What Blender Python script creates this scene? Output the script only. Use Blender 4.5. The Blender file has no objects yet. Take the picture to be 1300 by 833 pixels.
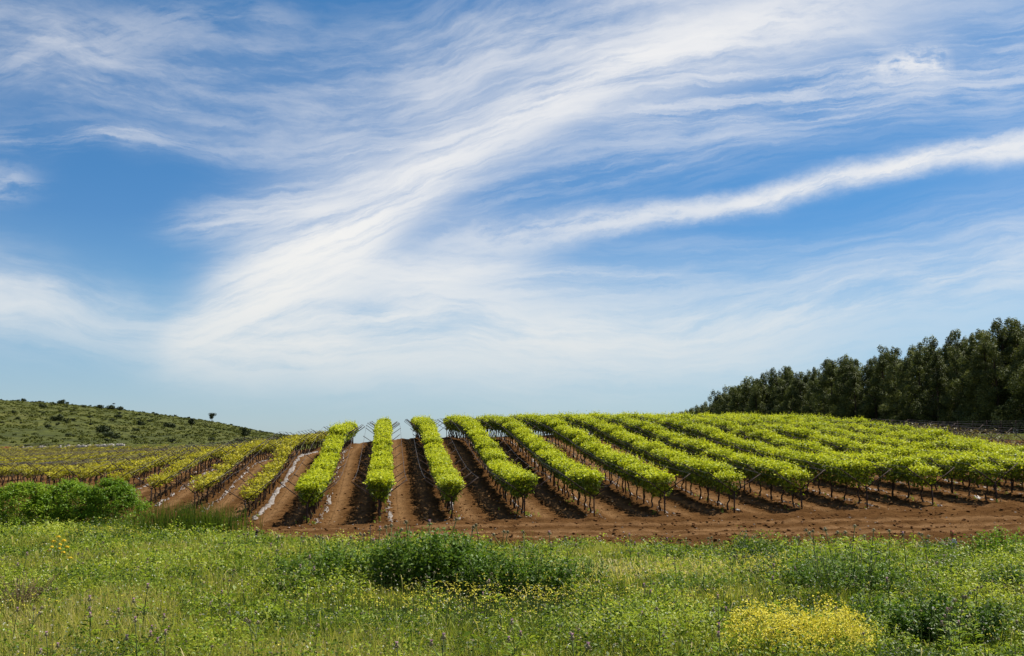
import bpy, math, random
import numpy as np

# ----------------------------------------------------------------- camera, sky, sun, exposure
F = 1394.0 / 1300.0                 # focal length over picture width
CAM_Z = 2.7
PITCH = math.radians(7.1)
R = math.radians
scene = bpy.context.scene
col = scene.collection

cam_data = bpy.data.cameras.new("camera")
cam = bpy.data.objects.new("camera", cam_data)
col.objects.link(cam)
cam.location = (0, 0, CAM_Z)
cam.rotation_euler = (math.pi / 2 + PITCH, 0, 0)
cam_data.sensor_width = 36.0
cam_data.lens = 36.0 * F
cam_data.clip_start = 0.1
cam_data.clip_end = 20000
scene.camera = cam

SUN_EL, SUN_AZ = 59.0, 58.0         # degrees; azimuth from the view direction towards the right
SKY_STRENGTH = 0.06
SUN_STRENGTH = 5.0
scene.view_settings.view_transform = 'Standard'
scene.view_settings.look = 'None'
scene.view_settings.exposure = 0.72
scene.view_settings.gamma = 1.0
scene.view_settings.use_curve_mapping = False
scene.cycles.max_bounces = 6
scene.cycles.diffuse_bounces = 3
scene.cycles.use_light_tree = False
world_map = 512
scene.cycles.transmission_bounces = 4
scene.cycles.use_denoising = True

sun_data = bpy.data.lights.new("sun", 'SUN')
sun = bpy.data.objects.new("sun", sun_data)
col.objects.link(sun)
sun_data.energy = SUN_STRENGTH
sun_data.angle = R(0.5)
sun_data.color = (1.0, 0.95, 0.86)
sun.location = (60, 40, 90)
sun.rotation_euler = (R(90 - SUN_EL), 0, R(180 - SUN_AZ))


def ray(px, py):
    """Photo pixel (1300 x 833) -> x and z of the sight line where y = 1."""
    u = (px - 650.0) / 1394.0
    v = (416.5 - py) / 1394.0
    fw = math.cos(PITCH) - v * math.sin(PITCH)
    return u / fw, (math.sin(PITCH) + v * math.cos(PITCH)) / fw


def at(px, py, y):
    a, b = ray(px, py)
    return a * y, y, CAM_Z + b * y


class Nodes:
    def __init__(self, tree):
        self.t = tree
        self.t.nodes.clear()

    def new(self, kind, **kw):
        n = self.t.nodes.new(kind)
        for k, v in kw.items():
            setattr(n, k, v)
        return n

    def put(self, sock, v):
        if isinstance(v, bpy.types.NodeSocket):
            self.t.links.new(v, sock)
        elif v is not None:
            if isinstance(v, (tuple, list)) and len(v) == 3 and len(sock.default_value) == 4:
                v = (*v, 1.0)
            sock.default_value = v

    def math(self, op, a, b=None, c=None, clamp=False):
        n = self.new('ShaderNodeMath', operation=op, use_clamp=clamp)
        for i, v in enumerate((a, b, c)):
            if v is not None:
                self.put(n.inputs[i], v)
        return n.outputs[0]

    def add(self, a, b): return self.math('ADD', a, b)
    def sub(self, a, b): return self.math('SUBTRACT', a, b)
    def mul(self, a, b): return self.math('MULTIPLY', a, b)

    def xyz(self, x, y, z=0.0):
        n = self.new('ShaderNodeCombineXYZ')
        for i, v in enumerate((x, y, z)):
            self.put(n.inputs[i], v)
        return n.outputs[0]

    def noise(self, vec, scale=1.0, detail=6.0, rough=0.55, dist=0.0):
        n = self.new('ShaderNodeTexNoise')
        if vec is not None:
            self.put(n.inputs['Vector'], vec)
        n.inputs['Scale'].default_value = scale
        n.inputs['Detail'].default_value = detail
        n.inputs['Roughness'].default_value = rough
        n.inputs['Distortion'].default_value = dist
        return n.outputs[0]

    def smooth(self, v, lo, hi, a=0.0, b=1.0):
        n = self.new('ShaderNodeMapRange', interpolation_type='SMOOTHSTEP')
        for i, x in enumerate((v, lo, hi, a, b)):
            self.put(n.inputs[i], x)
        return n.outputs[0]

    def mix(self, fac, a, b, mode='MIX'):
        n = self.new('ShaderNodeMix', data_type='RGBA', blend_type=mode)
        self.put(n.inputs[0], fac)
        self.put(n.inputs[6], a)
        self.put(n.inputs[7], b)
        return n.outputs[2]

    def ramp(self, fac, stops):
        n = self.new('ShaderNodeValToRGB')
        r = n.color_ramp
        while len(r.elements) > 1:
            r.elements.remove(r.elements[-1])
        r.elements[0].position = stops[0][0]
        r.elements[0].color = (*stops[0][1], 1)
        for p, c in stops[1:]:
            e = r.elements.new(p)
            e.color = (*c, 1)
        self.put(n.inputs[0], fac)
        return n.outputs[0]

    def curve(self, v, pts):
        n = self.new('ShaderNodeFloatCurve')
        c = n.mapping.curves[0]
        c.points[0].location = pts[0]
        c.points[1].location = pts[-1]
        for p in pts[1:-1]:
            c.points.new(*p)
        n.mapping.update()
        self.put(n.inputs[1], v)
        return n.outputs[0]


def azel(px, py):
    a, b = ray(px, py)
    return math.atan2(a, 1) * 13.94, math.atan2(b, math.hypot(a, 1)) * 13.94


world = bpy.data.worlds.new("World")
scene.world = world
world.use_nodes = True
W = Nodes(world.node_tree)
sky = W.new('ShaderNodeTexSky', sky_type='NISHITA')
sky.sun_disc = False
sky.sun_elevation = R(SUN_EL)
sky.sun_rotation = R(SUN_AZ)
sky.air_density = 1.0
sky.dust_density = 0.6
sky.ozone_density = 3.0
tc = W.new('ShaderNodeTexCoord')
sep = W.new('ShaderNodeSeparateXYZ')
W.put(sep.inputs[0], tc.outputs['Generated'])
# azimuth and elevation of the view direction, in units of 4.11 degrees
U = W.mul(W.math('ARCTAN2', sep.outputs[0], sep.outputs[1]), 13.94)
V = W.mul(W.math('ARCSINE', sep.outputs[2]), 13.94)
S = W.math('DIVIDE', W.add(U, 10.0), 20.0)
warp1 = W.sub(W.noise(W.xyz(W.mul(U, 0.35), W.mul(V, 0.6), 3.1), 1.0, 3, 0.5), 0.5)
warp2 = W.sub(W.noise(W.xyz(W.mul(U, 1.3), W.mul(V, 2.2), 8.3), 1.0, 7, 0.68), 0.5)
VW = W.add(V, W.add(W.mul(warp1, 0.55), W.mul(warp2, 0.22)))


def band(pts, seed, fs=0.35, ft=2.2, lo=0.3, hi=0.65, floor=0.25, shear=0.0, vv=None, sharp=2.0, follow=1.0):
    """A cirrus band: centre line, half width and thickness run along the azimuth; fibres follow the band."""
    vv = vv if vv is not None else VW
    P = []
    for px, py, hw, it in pts:
        u, v = azel(px, py)
        P.append(((u + 10) / 20, (v + 2) / 12, hw / 100 / 2.0, it))
    P.sort()
    P = [(0.0, P[0][1], P[0][2], P[0][3])] + P + [(1.0, P[-1][1], P[-1][2], P[-1][3])]
    c = W.sub(W.mul(W.curve(S, [(p[0], p[1]) for p in P]), 12.0), 2.0)
    w = W.mul(W.curve(S, [(p[0], p[2]) for p in P]), 2.0)
    it = W.curve(S, [(p[0], p[3]) for p in P])
    t = W.sub(vv, c)
    tn = W.math('ABSOLUTE', W.math('DIVIDE', t, w))
    m = W.math('POWER', 2.718, W.mul(W.math('POWER', tn, sharp), -1.0))
    tf = t if follow == 1.0 else W.sub(vv, W.mul(c, follow))
    n = W.noise(W.xyz(W.mul(W.add(U, W.mul(t, shear)), fs), W.mul(tf, ft), seed), 1.0, 6, 0.62, 0.25)
    n2 = W.noise(W.xyz(W.mul(W.add(U, W.mul(t, shear * 1.5)), fs * 2.4), W.mul(tf, ft * 3.1), seed + 4.7), 1.0, 5, 0.66, 0.2)
    n = W.add(W.mul(n, 0.66), W.mul(n2, 0.34))
    fib = W.smooth(n, lo + 0.06, hi - 0.04, floor * 0.8, 1.0)
    return W.mul(W.mul(m, it), fib)


layers = []
# main sweep from lower left to upper right
layers.append(band([(150, 470, 25, 0.0), (215, 440, 40, 0.5), (300, 392, 64, 0.95), (380, 345, 80, 1.05), (450, 300, 72, 0.98), (520, 245, 52, 0.88),
                    (600, 190, 45, 0.80), (690, 140, 52, 0.78), (780, 95, 52, 0.80), (900, 55, 48, 0.78), (1050, 20, 40, 0.65), (1250, -10, 40, 0.25)],
                   1.7, 0.45, 3.0, 0.25, 0.60, 0.36, 0.5, None, 2.4, 0.6))
layers.append(band([(200, 345, 14, 0.0), (300, 342, 26, 0.6), (420, 340, 34, 0.7), (540, 345, 28, 0.65), (640, 335, 26, 0.5), (760, 325, 20, 0.0)], 31.7, 0.5, 3.2, 0.28, 0.64, 0.25, -0.4))
layers.append(band([(150, 290, 14, 0.0), (240, 285, 22, 0.35), (330, 275, 26, 0.5), (420, 262, 26, 0.3), (520, 250, 20, 0.0)], 33.1, 0.6, 3.4, 0.32, 0.66, 0.15, -0.4))
layers.append(band([(-80, 180, 16, 0.2), (60, 176, 18, 0.4), (150, 172, 14, 0.45), (240, 190, 16, 0.3), (420, 200, 20, 0.25), (560, 190, 20, 0.0)], 35.3, 0.55, 3.6, 0.32, 0.66, 0.1))
layers.append(band([(-60, 95, 26, 0.2), (80, 60, 32, 0.24), (180, 40, 28, 0.22), (330, 30, 24, 0.2), (430, 40, 20, 0.0)], 37.9, 0.7, 2.6, 0.34, 0.62, 0.1))
# soft glow of thin cloud round the sweep
layers.append(band([(200, 300, 40, 0.0), (280, 290, 45, 0.35), (400, 250, 70, 0.5), (520, 190, 80, 0.55), (650, 110, 80, 0.5), (800, 50, 70, 0.5), (1000, 0, 50, 0.3)],
                   3.3, 0.3, 3.0, 0.35, 0.68, 0.2, 0.6, None, 2.0, 0.45))
# crisp streak on the right
layers.append(band([(470, 340, 30, 0.0), (560, 312, 28, 0.4), (650, 300, 24, 0.6), (780, 280, 18, 0.72), (900, 265, 14, 0.78), (980, 250, 15, 0.88), (1080, 223, 15, 0.88),
                    (1180, 201, 15, 0.9), (1300, 184, 19, 0.85)], 5.2, 0.9, 3.6, 0.22, 0.62, 0.32, -0.6, W.add(V, W.add(W.mul(warp1, 0.12), W.mul(warp2, 0.3))), 2.2))
# low white bank
layers.append(band([(-80, 380, 60, 0.5), (60, 395, 50, 0.55), (150, 425, 40, 0.5), (240, 430, 50, 0.8), (400, 425, 62, 0.95), (560, 405, 75, 0.9), (700, 430, 65, 0.85), (850, 425, 55, 0.75),
                    (1000, 400, 45, 0.75), (1150, 365, 40, 0.75), (1300, 335, 45, 0.7)], 9.4, 0.35, 2.2, 0.26, 0.64, 0.26))
layers.append(band([(300, 440, 40, 0.0), (450, 450, 40, 0.5), (700, 455, 45, 0.6), (900, 450, 45, 0.5), (1300, 420, 50, 0.3)], 10.9, 0.25, 1.9, 0.25, 0.6, 0.45))
# pale veil over the middle left
layers.append(band([(-50, 365, 50, 0.6), (60, 372, 38, 0.55), (160, 390, 32, 0.4), (300, 405, 30, 0.0)], 12.2, 0.5, 1.8, 0.3, 0.7, 0.25))
layers.append(band([(-60, 228, 20, 0.5), (20, 230, 16, 0.4), (90, 235, 14, 0.0)], 13.2, 0.8, 3.0, 0.35, 0.65, 0.1))
# high veil above the sweep
layers.append(band([(-100, 60, 70, 0.6), (60, 65, 65, 0.55), (200, 100, 75, 0.42), (350, 125, 85, 0.45), (500, 110, 90, 0.5), (650, 50, 60, 0.6), (900, 10, 60, 0.5), (1300, 40, 50, 0.25)],
                   15.6, 0.4, 1.6, 0.32, 0.72, 0.22, 0.3, None, 3.0))
# thin fibres on the upper right
layers.append(band([(480, 170, 40, 0.0), (700, 150, 40, 0.3), (850, 125, 55, 0.55), (1000, 110, 60, 0.55), (1150, 90, 50, 0.55), (1300, 80, 55, 0.5)], 18.9, 0.32, 3.6, 0.38, 0.66, 0.2))
layers.append(band([(430, 260, 40, 0.0), (560, 250, 50, 0.3), (700, 225, 55, 0.32), (850, 190, 50, 0.3), (1000, 150, 40, 0.2), (1300, 130, 40, 0.1)], 21.3, 0.4, 3.6, 0.36, 0.68, 0.2))
# a curl of brighter cloud at the upper right
layers.append(band([(1040, 90, 14, 0.0), (1110, 83, 12, 0.4), (1170, 74, 16, 0.75), (1200, 74, 16, 0.6), (1225, 76, 12, 0.0)], 22.7, 1.6, 3.4, 0.35, 0.6, 0.1))
# faint fibres below the streak
layers.append(band([(440, 370, 40, 0.0), (600, 360, 40, 0.6), (800, 355, 42, 0.45), (1000, 345, 40, 0.32), (1300, 290, 45, 0.45)], 25.5, 0.3, 3.4, 0.33, 0.7, 0.25))
clear = None
for L in layers:
    q = W.math('SUBTRACT', 1.0, L, clamp=True)
    clear = q if clear is None else W.mul(clear, q)
dens = W.math('SUBTRACT', 1.0, clear, clamp=True)
hz = W.math('POWER', 2.718, W.mul(W.math('MAXIMUM', V, 0.0), -0.62))     # milky air low down
dens_h = W.math('SUBTRACT', 1.0, W.mul(W.sub(1.0, dens), W.sub(1.0, W.mul(hz, 0.55))), clamp=True)
tint = W.ramp(W.math('DIVIDE', V, 10.0), [(0.0, (0.66, 0.80, 1.0)), (0.05, (0.62, 0.86, 1.1)), (0.18, (0.26, 0.78, 1.08)), (0.30, (0.12, 0.64, 1.02)), (0.55, (0.16, 0.70, 1.02)), (1.0, (0.3, 0.6, 1.1))])
blue = W.mix(1.0, sky.outputs[0], tint, 'MULTIPLY')
cloud = W.mix(hz, (9.75, 9.55, 9.35), (5.3, 6.2, 6.5))
final = W.mix(dens_h, blue, cloud)
bg = W.new('ShaderNodeBackground')
W.put(bg.inputs[0], final)
bg.inputs[1].default_value = SKY_STRENGTH
world.cycles.sampling_method = 'MANUAL'
world.cycles.sample_map_resolution = world_map
wo = W.new('ShaderNodeOutputWorld')
W.t.links.new(bg.outputs[0], wo.inputs[0])


# ----------------------------------------------------------------- helpers
rng = np.random.default_rng(7)


def hash2(ix, iy, seed):
    h = (ix.astype(np.int64) * 374761393 + iy.astype(np.int64) * 668265263 + seed * 974711) & 0x7fffffff
    h = ((h ^ (h >> 13)) * 1274126177) & 0x7fffffff
    return ((h ^ (h >> 16)) & 0xffff) / 65535.0


def vnoise(x, y, seed=0):
    x = np.asarray(x, float)
    y = np.asarray(y, float)
    ix, iy = np.floor(x), np.floor(y)
    fx, fy = x - ix, y - iy
    fx, fy = fx * fx * (3 - 2 * fx), fy * fy * (3 - 2 * fy)
    a, b = hash2(ix, iy, seed), hash2(ix + 1, iy, seed)
    c, d = hash2(ix, iy + 1, seed), hash2(ix + 1, iy + 1, seed)
    return (a + (b - a) * fx) * (1 - fy) + (c + (d - c) * fx) * fy


def fbm(x, y, seed=0, octv=4):
    s, amp, tot = 0.0, 1.0, 0.0
    for o in range(octv):
        s = s + amp * vnoise(x * 2 ** o, y * 2 ** o, seed + o * 17)
        tot += amp
        amp *= 0.5
    return s / tot


def sstep(a, b, x):
    t = np.clip((np.asarray(x, float) - a) / (b - a), 0, 1)
    return t * t * (3 - 2 * t)


def make_mesh(name, V, Q=None, T=None, mats=(), midx=None, tint=None, smooth=False):
    V = np.asarray(V, np.float32).reshape(-1, 3)
    Q = np.zeros((0, 4), np.int32) if Q is None else np.asarray(Q, np.int32).reshape(-1, 4)
    T = np.zeros((0, 3), np.int32) if T is None else np.asarray(T, np.int32).reshape(-1, 3)
    me = bpy.data.meshes.new(name)
    me.vertices.add(len(V))
    me.vertices.foreach_set('co', V.ravel())
    me.loops.add(Q.size + T.size)
    me.loops.foreach_set('vertex_index', np.concatenate([Q.ravel(), T.ravel()]).astype(np.int32))
    n = len(Q) + len(T)
    me.polygons.add(n)
    start = np.concatenate([np.arange(len(Q)) * 4, len(Q) * 4 + np.arange(len(T)) * 3]).astype(np.int32)
    me.polygons.foreach_set('loop_start', start)
    if midx is not None:
        me.polygons.foreach_set('material_index', np.asarray(midx, np.int32))
    if smooth:
        me.polygons.foreach_set('use_smooth', np.ones(n, bool))
    for m in mats:
        me.materials.append(m)
    if tint is not None:
        for k, arr in (tint.items() if isinstance(tint, dict) else [('tint', tint)]):
            a = me.attributes.new(k, 'FLOAT', 'POINT')
            a.data.foreach_set('value', np.asarray(arr, np.float32))
    me.update(calc_edges=True)
    me.validate()
    return me


class Geo:
    """Collects shapes into one mesh."""
    def __init__(self):
        self.V, self.Q, self.T, self.A, self.MQ, self.MT, self.n = [], [], [], [], [], [], 0

    def add(self, V, Q=None, T=None, tint=0.5, mat=0):
        V = np.asarray(V, float).reshape(-1, 3)
        if Q is not None and len(Q):
            Q = np.asarray(Q, np.int64) + self.n
            self.Q.append(Q)
            self.MQ.append(np.full(len(Q), mat))
        if T is not None and len(T):
            T = np.asarray(T, np.int64) + self.n
            self.T.append(T)
            self.MT.append(np.full(len(T), mat))
        self.V.append(V)
        self.A.append(np.broadcast_to(np.asarray(tint, float), (len(V),)))
        self.n += len(V)

    def tube(self, pts, rad, sides=6, tint=0.5, mat=0, cap=True):
        pts = np.asarray(pts, float)
        rad = np.broadcast_to(np.asarray(rad, float), (len(pts),))
        d = np.gradient(pts, axis=0)
        d /= np.linalg.norm(d, axis=1)[:, None] + 1e-9
        ref = np.array([1.0, 0, 0]) if abs(d[:, 2]).mean() > 0.6 else np.array([0, 0, 1.0])
        a = np.cross(d, ref)
        a /= np.linalg.norm(a, axis=1)[:, None] + 1e-9
        b = np.cross(d, a)
        ang = np.arange(sides) / sides * 2 * math.pi
        ring = pts[:, None] + rad[:, None, None] * (np.cos(ang)[None, :, None] * a[:, None] + np.sin(ang)[None, :, None] * b[:, None])
        V = ring.reshape(-1, 3)
        i = np.arange(len(pts) - 1)[:, None] * sides
        j = np.arange(sides)[None]
        j2 = (j + 1) % sides
        Q = np.stack([i + j, i + j2, i + sides + j2, i + sides + j], -1).reshape(-1, 4)
        T = []
        if cap:
            V = np.concatenate([V, pts[-1:]])
            e = (len(pts) - 1) * sides
            T = [[e + q, e + (q + 1) % sides, len(V) - 1] for q in range(sides)]
        self.add(V, Q, T, tint, mat)

    def box(self, lo, hi, tint=0.5, mat=0):
        x0, y0, z0 = lo
        x1, y1, z1 = hi
        V = [(x0, y0, z0), (x1, y0, z0), (x1, y1, z0), (x0, y1, z0), (x0, y0, z1), (x1, y0, z1), (x1, y1, z1), (x0, y1, z1)]
        self.add(V, [(0, 3, 2, 1), (4, 5, 6, 7), (0, 1, 5, 4), (1, 2, 6, 5), (2, 3, 7, 6), (3, 0, 4, 7)], None, tint, mat)

    def leaves(self, C, Nrm, size, tint=0.5, mat=0, aspect=0.8, axis=None, g=None):
        """One kite-shaped leaf per centre."""
        g = g if g is not None else rng
        C = np.asarray(C, float)
        n = len(C)
        Nrm = np.asarray(Nrm, float)
        Nrm = Nrm / (np.linalg.norm(Nrm, axis=1)[:, None] + 1e-9)
        t = g.normal(size=(n, 3)) if axis is None else np.asarray(axis, float)
        t = t - (t * Nrm).sum(1)[:, None] * Nrm
        t /= np.linalg.norm(t, axis=1)[:, None] + 1e-9
        b = np.cross(Nrm, t)
        s = np.broadcast_to(np.asarray(size, float), (n,))[:, None]
        bend = Nrm * s * 0.12
        V = np.stack([C - t * s * 0.5, C + b * s * aspect * 0.5 - t * s * 0.05 + bend, C + t * s * 0.5, C - b * s * aspect * 0.5 - t * s * 0.05 + bend], 1)
        Q = np.arange(n * 4).reshape(n, 4)
        self.add(V, Q, None, np.repeat(np.broadcast_to(np.asarray(tint, float), (n,)), 4), mat)

    def build(self, name, mats, smooth=False):
        cat = lambda L, w: np.concatenate(L) if L else np.zeros((0, w), int)
        return make_mesh(name, np.concatenate(self.V), cat(self.Q, 4), cat(self.T, 3), mats,
                         np.concatenate(self.MQ + self.MT) if (self.MQ or self.MT) else None, np.concatenate(self.A), smooth)


def link(name, data, parent=None, loc=None, rz=0.0, sc=None):
    o = bpy.data.objects.new(name, data)
    col.objects.link(o)
    if parent is not None:
        o.parent = parent
    if loc is not None:
        o.location = loc
    if rz:
        o.rotation_euler = (0, 0, rz)
    if sc is not None:
        o.scale = (sc, sc, sc) if np.isscalar(sc) else sc
    return o


def tag(o, label, cat, group=None):
    o['label'] = label
    o['category'] = cat
    if group:
        o['group'] = group
    return o


def thing(name, label, cat, loc, rz=0.0, group=None, sc=None):
    return tag(link(name, None, None, loc, rz, sc), label, cat, group)


ORD = ["", "first", "second", "third", "fourth", "fifth", "sixth", "seventh", "eighth", "ninth", "tenth", "eleventh", "twelfth", "thirteenth", "fourteenth", "fifteenth",
       "sixteenth", "seventeenth", "eighteenth", "nineteenth", "twentieth", "twenty-first", "twenty-second", "twenty-third", "twenty-fourth", "twenty-fifth",
       "twenty-sixth", "twenty-seventh", "twenty-eighth", "twenty-ninth", "thirtieth"] + ["thirty-" + w for w in "first second third fourth fifth sixth seventh eighth ninth".split()]


# ----------------------------------------------------------------- materials
def material(name):
    m = bpy.data.materials.new(name)
    m.use_nodes = True
    return m, Nodes(m.node_tree)


def out(N, shader):
    o = N.new('ShaderNodeOutputMaterial')
    N.t.links.new(shader, o.inputs[0])


def principled(N, color, rough=0.8, spec=0.3, normal=None, metal=0.0):
    p = N.new('ShaderNodeBsdfPrincipled')
    N.put(p.inputs['Base Color'], color)
    N.put(p.inputs['Roughness'], rough)
    p.inputs['Specular IOR Level'].default_value = spec
    p.inputs['Metallic'].default_value = metal
    if normal is not None:
        N.put(p.inputs['Normal'], normal)
    return p.outputs[0]


def leaf_material(name, stops, trans=0.35, trans_gain=1.5, rough=0.5, spec=0.35, obj_var=0.0):
    m, N = material(name)
    a = N.new('ShaderNodeAttribute', attribute_name='tint')
    f = a.outputs['Fac']
    if obj_var:
        oi = N.new('ShaderNodeObjectInfo')
        f = N.add(f, N.mul(N.sub(oi.outputs['Random'], 0.5), obj_var))
    c = N.ramp(f, stops)
    p = principled(N, c, rough, spec * 0.55)
    t = N.new('ShaderNodeBsdfTranslucent')
    N.put(t.inputs[0], N.mix(1.0, c, (trans_gain, trans_gain * 1.0, trans_gain * 0.6), 'MULTIPLY'))
    mx = N.new('ShaderNodeMixShader')
    mx.inputs[0].default_value = trans
    N.t.links.new(p, mx.inputs[1])
    N.t.links.new(t.outputs[0], mx.inputs[2])
    out(N, mx.outputs[0])
    return m


def plain_material(name, stops, scale=8.0, rough=0.85, spec=0.2, bump=0.3, metal=0.0):
    m, N = material(name)
    tcn = N.new('ShaderNodeTexCoord')
    n = N.noise(tcn.outputs['Object'], scale, 6, 0.6)
    c = N.ramp(n, stops)
    b = N.new('ShaderNodeBump')
    b.inputs['Strength'].default_value = bump
    N.put(b.inputs['Height'], n)
    out(N, principled(N, c, rough, spec, b.outputs[0], metal))
    return m


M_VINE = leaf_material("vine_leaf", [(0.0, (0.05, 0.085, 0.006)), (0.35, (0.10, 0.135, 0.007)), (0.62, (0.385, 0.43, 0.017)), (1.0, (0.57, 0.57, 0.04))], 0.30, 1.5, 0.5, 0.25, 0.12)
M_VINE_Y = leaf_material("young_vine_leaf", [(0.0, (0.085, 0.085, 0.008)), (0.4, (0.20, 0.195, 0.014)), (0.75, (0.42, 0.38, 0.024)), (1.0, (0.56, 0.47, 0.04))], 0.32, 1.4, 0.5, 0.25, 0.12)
M_VINE_B = leaf_material("budding_vine_leaf", [(0.0, (0.05, 0.04, 0.015)), (0.5, (0.12, 0.09, 0.025)), (1.0, (0.22, 0.18, 0.04))], 0.3, 1.2)
M_BARK = plain_material("vine_bark", [(0.3, (0.022, 0.014, 0.010)), (0.7, (0.07, 0.045, 0.03))], 20, 0.9, 0.1, 0.8)
M_STEEL = plain_material("rusty_steel", [(0.3, (0.020, 0.012, 0.009)), (0.6, (0.045, 0.022, 0.014)), (0.8, (0.085, 0.038, 0.02))], 9, 0.75, 0.25, 0.3)
M_WIRE = plain_material("dull_wire", [(0.3, (0.035, 0.03, 0.028)), (0.7, (0.07, 0.06, 0.055))], 5, 0.6, 0.4, 0.0)
M_PINE = leaf_material("pine_needles", [(0.0, (0.030, 0.039, 0.011)), (0.45, (0.090, 0.107, 0.030)), (0.8, (0.145, 0.162, 0.045)), (1.0, (0.22, 0.23, 0.07))], 0.22, 1.2, 0.6, 0.2, 0.5)
M_TRUNK = plain_material("pine_bark", [(0.3, (0.03, 0.022, 0.016)), (0.7, (0.085, 0.06, 0.042))], 6, 0.9, 0.1, 0.8)
M_GRASS = leaf_material("meadow_grass", [(0.0, (0.045, 0.080, 0.009)), (0.3, (0.125, 0.175, 0.016)), (0.6, (0.29, 0.31, 0.04)), (0.85, (0.43, 0.39, 0.105)), (1.0, (0.52, 0.42, 0.20))], 0.4, 1.3, 0.55, 0.3)
M_WEED = leaf_material("weed_leaf", [(0.0, (0.028, 0.058, 0.007)), (0.5, (0.16, 0.235, 0.018)), (1.0, (0.39, 0.43, 0.055))], 0.38, 1.3, 0.5, 0.35)
M_SHRUB = leaf_material("shrub_leaf", [(0.0, (0.014, 0.034, 0.005)), (0.5, (0.08, 0.15, 0.013)), (1.0, (0.17, 0.24, 0.03))], 0.3, 1.3, 0.5, 0.3)
M_SHRUB_L = leaf_material("feathery_leaf", [(0.0, (0.04, 0.095, 0.007)), (0.5, (0.12, 0.22, 0.012)), (1.0, (0.24, 0.33, 0.025))], 0.35, 1.3, 0.5, 0.3)
M_SCRUB = leaf_material("scrub_leaf", [(0.0, (0.016, 0.024, 0.008)), (0.6, (0.036, 0.048, 0.015)), (1.0, (0.06, 0.075, 0.024))], 0.15, 1.2, 0.6, 0.2, 0.3)
M_TUSSOCK = leaf_material("tussock", [(0.0, (0.036, 0.046, 0.009)), (0.5, (0.072, 0.084, 0.014)), (1.0, (0.12, 0.125, 0.022))], 0.15, 1.0, 0.7, 0.1)
M_STEM = leaf_material("green_stem", [(0.0, (0.05, 0.08, 0.02)), (1.0, (0.16, 0.19, 0.06))], 0.1, 1.0, 0.6)
M_TWIG = plain_material("dry_twig", [(0.3, (0.06, 0.035, 0.022)), (0.7, (0.16, 0.10, 0.065))], 12, 0.9, 0.1, 0.2)
M_YELLOW = leaf_material("yellow_petal", [(0.0, (0.52, 0.45, 0.03)), (1.0, (0.76, 0.67, 0.10))], 0.35, 1.1, 0.6, 0.2)
M_GOLD = leaf_material("golden_umbel", [(0.0, (0.62, 0.42, 0.02)), (1.0, (0.85, 0.62, 0.04))], 0.2, 1.1, 0.6, 0.2)
M_PINK = leaf_material("thistle_petal", [(0.0, (0.50, 0.27, 0.44)), (1.0, (0.72, 0.52, 0.66))], 0.3, 1.1, 0.7, 0.2)
M_SEED = leaf_material("thistle_bur", [(0.0, (0.13, 0.10, 0.055)), (1.0, (0.32, 0.28, 0.16))], 0.1, 1.0, 0.8, 0.1)
M_CREAM = leaf_material("pale_seed_head", [(0.0, (0.42, 0.42, 0.28)), (1.0, (0.66, 0.66, 0.50))], 0.3, 1.0, 0.7, 0.2)
M_LIME = plain_material("limestone", [(0.3, (0.22, 0.19, 0.15)), (0.7, (0.46, 0.43, 0.38))], 6, 0.85, 0.2, 0.5)
M_FILM = plain_material("pale_mulch", [(0.3, (0.10, 0.075, 0.05)), (0.5, (0.17, 0.14, 0.115)), (0.7, (0.30, 0.28, 0.26))], 7, 0.5, 0.4, 0.6)
M_CLOD = plain_material("soil_clod", [(0.3, (0.06, 0.027, 0.009)), (0.7, (0.15, 0.068, 0.024))], 5, 0.95, 0.05, 0.6)

# ----------------------------------------------------------------- the lie of the land
SLOPE = 0.11294                     # rows drift left by this much per metre of depth
ROW_ANG = math.atan(SLOPE)


def row_x(k, y):
    return -0.309 + 3.264 * k - SLOPE * np.asarray(y, float)


FRONT_PX = {-4: (197, 643), -3: (252, 650), -2: (317, 661.5), -1: (393, 667), 0: (484, 664), 1: (575, 661.5), 2: (665.5, 658), 3: (753, 658), 4: (841.5, 654.5),
            5: (928.6, 652), 6: (1013.6, 648), 7: (1095.4, 645), 8: (1178, 643.5), 9: (1258.5, 640)}


def front_y(k):
    if k in FRONT_PX:
        return 1394 * (-0.309 + 3.264 * k) / (FRONT_PX[k][0] - 492.6) if k else 50.0
    return 53.3 if k > 9 else 63.0 + 4.4 * (-4 - k)


CP = []
for k, (px, py) in FRONT_PX.items():
    y = front_y(k)
    CP.append((float(row_x(k, y)), y, at(px, py, y)[2]))
for k, y, z in [(-1, 80, 3.4), (1, 80, 3.6), (3, 80, 3.6), (6, 80, 3.55), (9, 80, 3.45), (0, 107, 5.1), (1, 107, 5.15), (2, 104, 5.1), (3, 103, 5.13), (4, 103, 5.3), (5, 102, 5.3), (7, 106, 5.5),
                (10, 110, 5.6), (12, 67, 1.8), (12, 82.8, 3.6), (12, 88, 4.1), (12, 111, 5.6), (13, 72.8, 2.4), (16, 80, 3.4), (16, 110, 5.2),
                (-1, 109, 4.6), (-2, 118, 4.55), (-3, 125, 4.2), (-4, 138, 3.87), (-5, 143, 3.9), (-2, 85, 3.3), (-3, 90, 2.9), (-4, 95, 2.4),
                (-6, 75, 0.9), (-6, 100, 1.7), (-8, 85, 0.9), (-8, 110, 1.6), (-10, 90, 0.8), (-10, 110, 1.3), (-10, 150, 2.8), (-10, 195, 4.6), (-20, 110, 1.0), (-20, 150, 2.5), (-20, 198, 4.6),
                (-14, 130, 1.9), (-15, 198, 4.7), (0, 130, 4.8), (0, 165, 3.4), (5, 130, 5.1), (5, 165, 4.0), (10, 150, 5.6), (-5, 180, 3.8)]:
    CP.append((float(row_x(k, y)), y, z))
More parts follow.
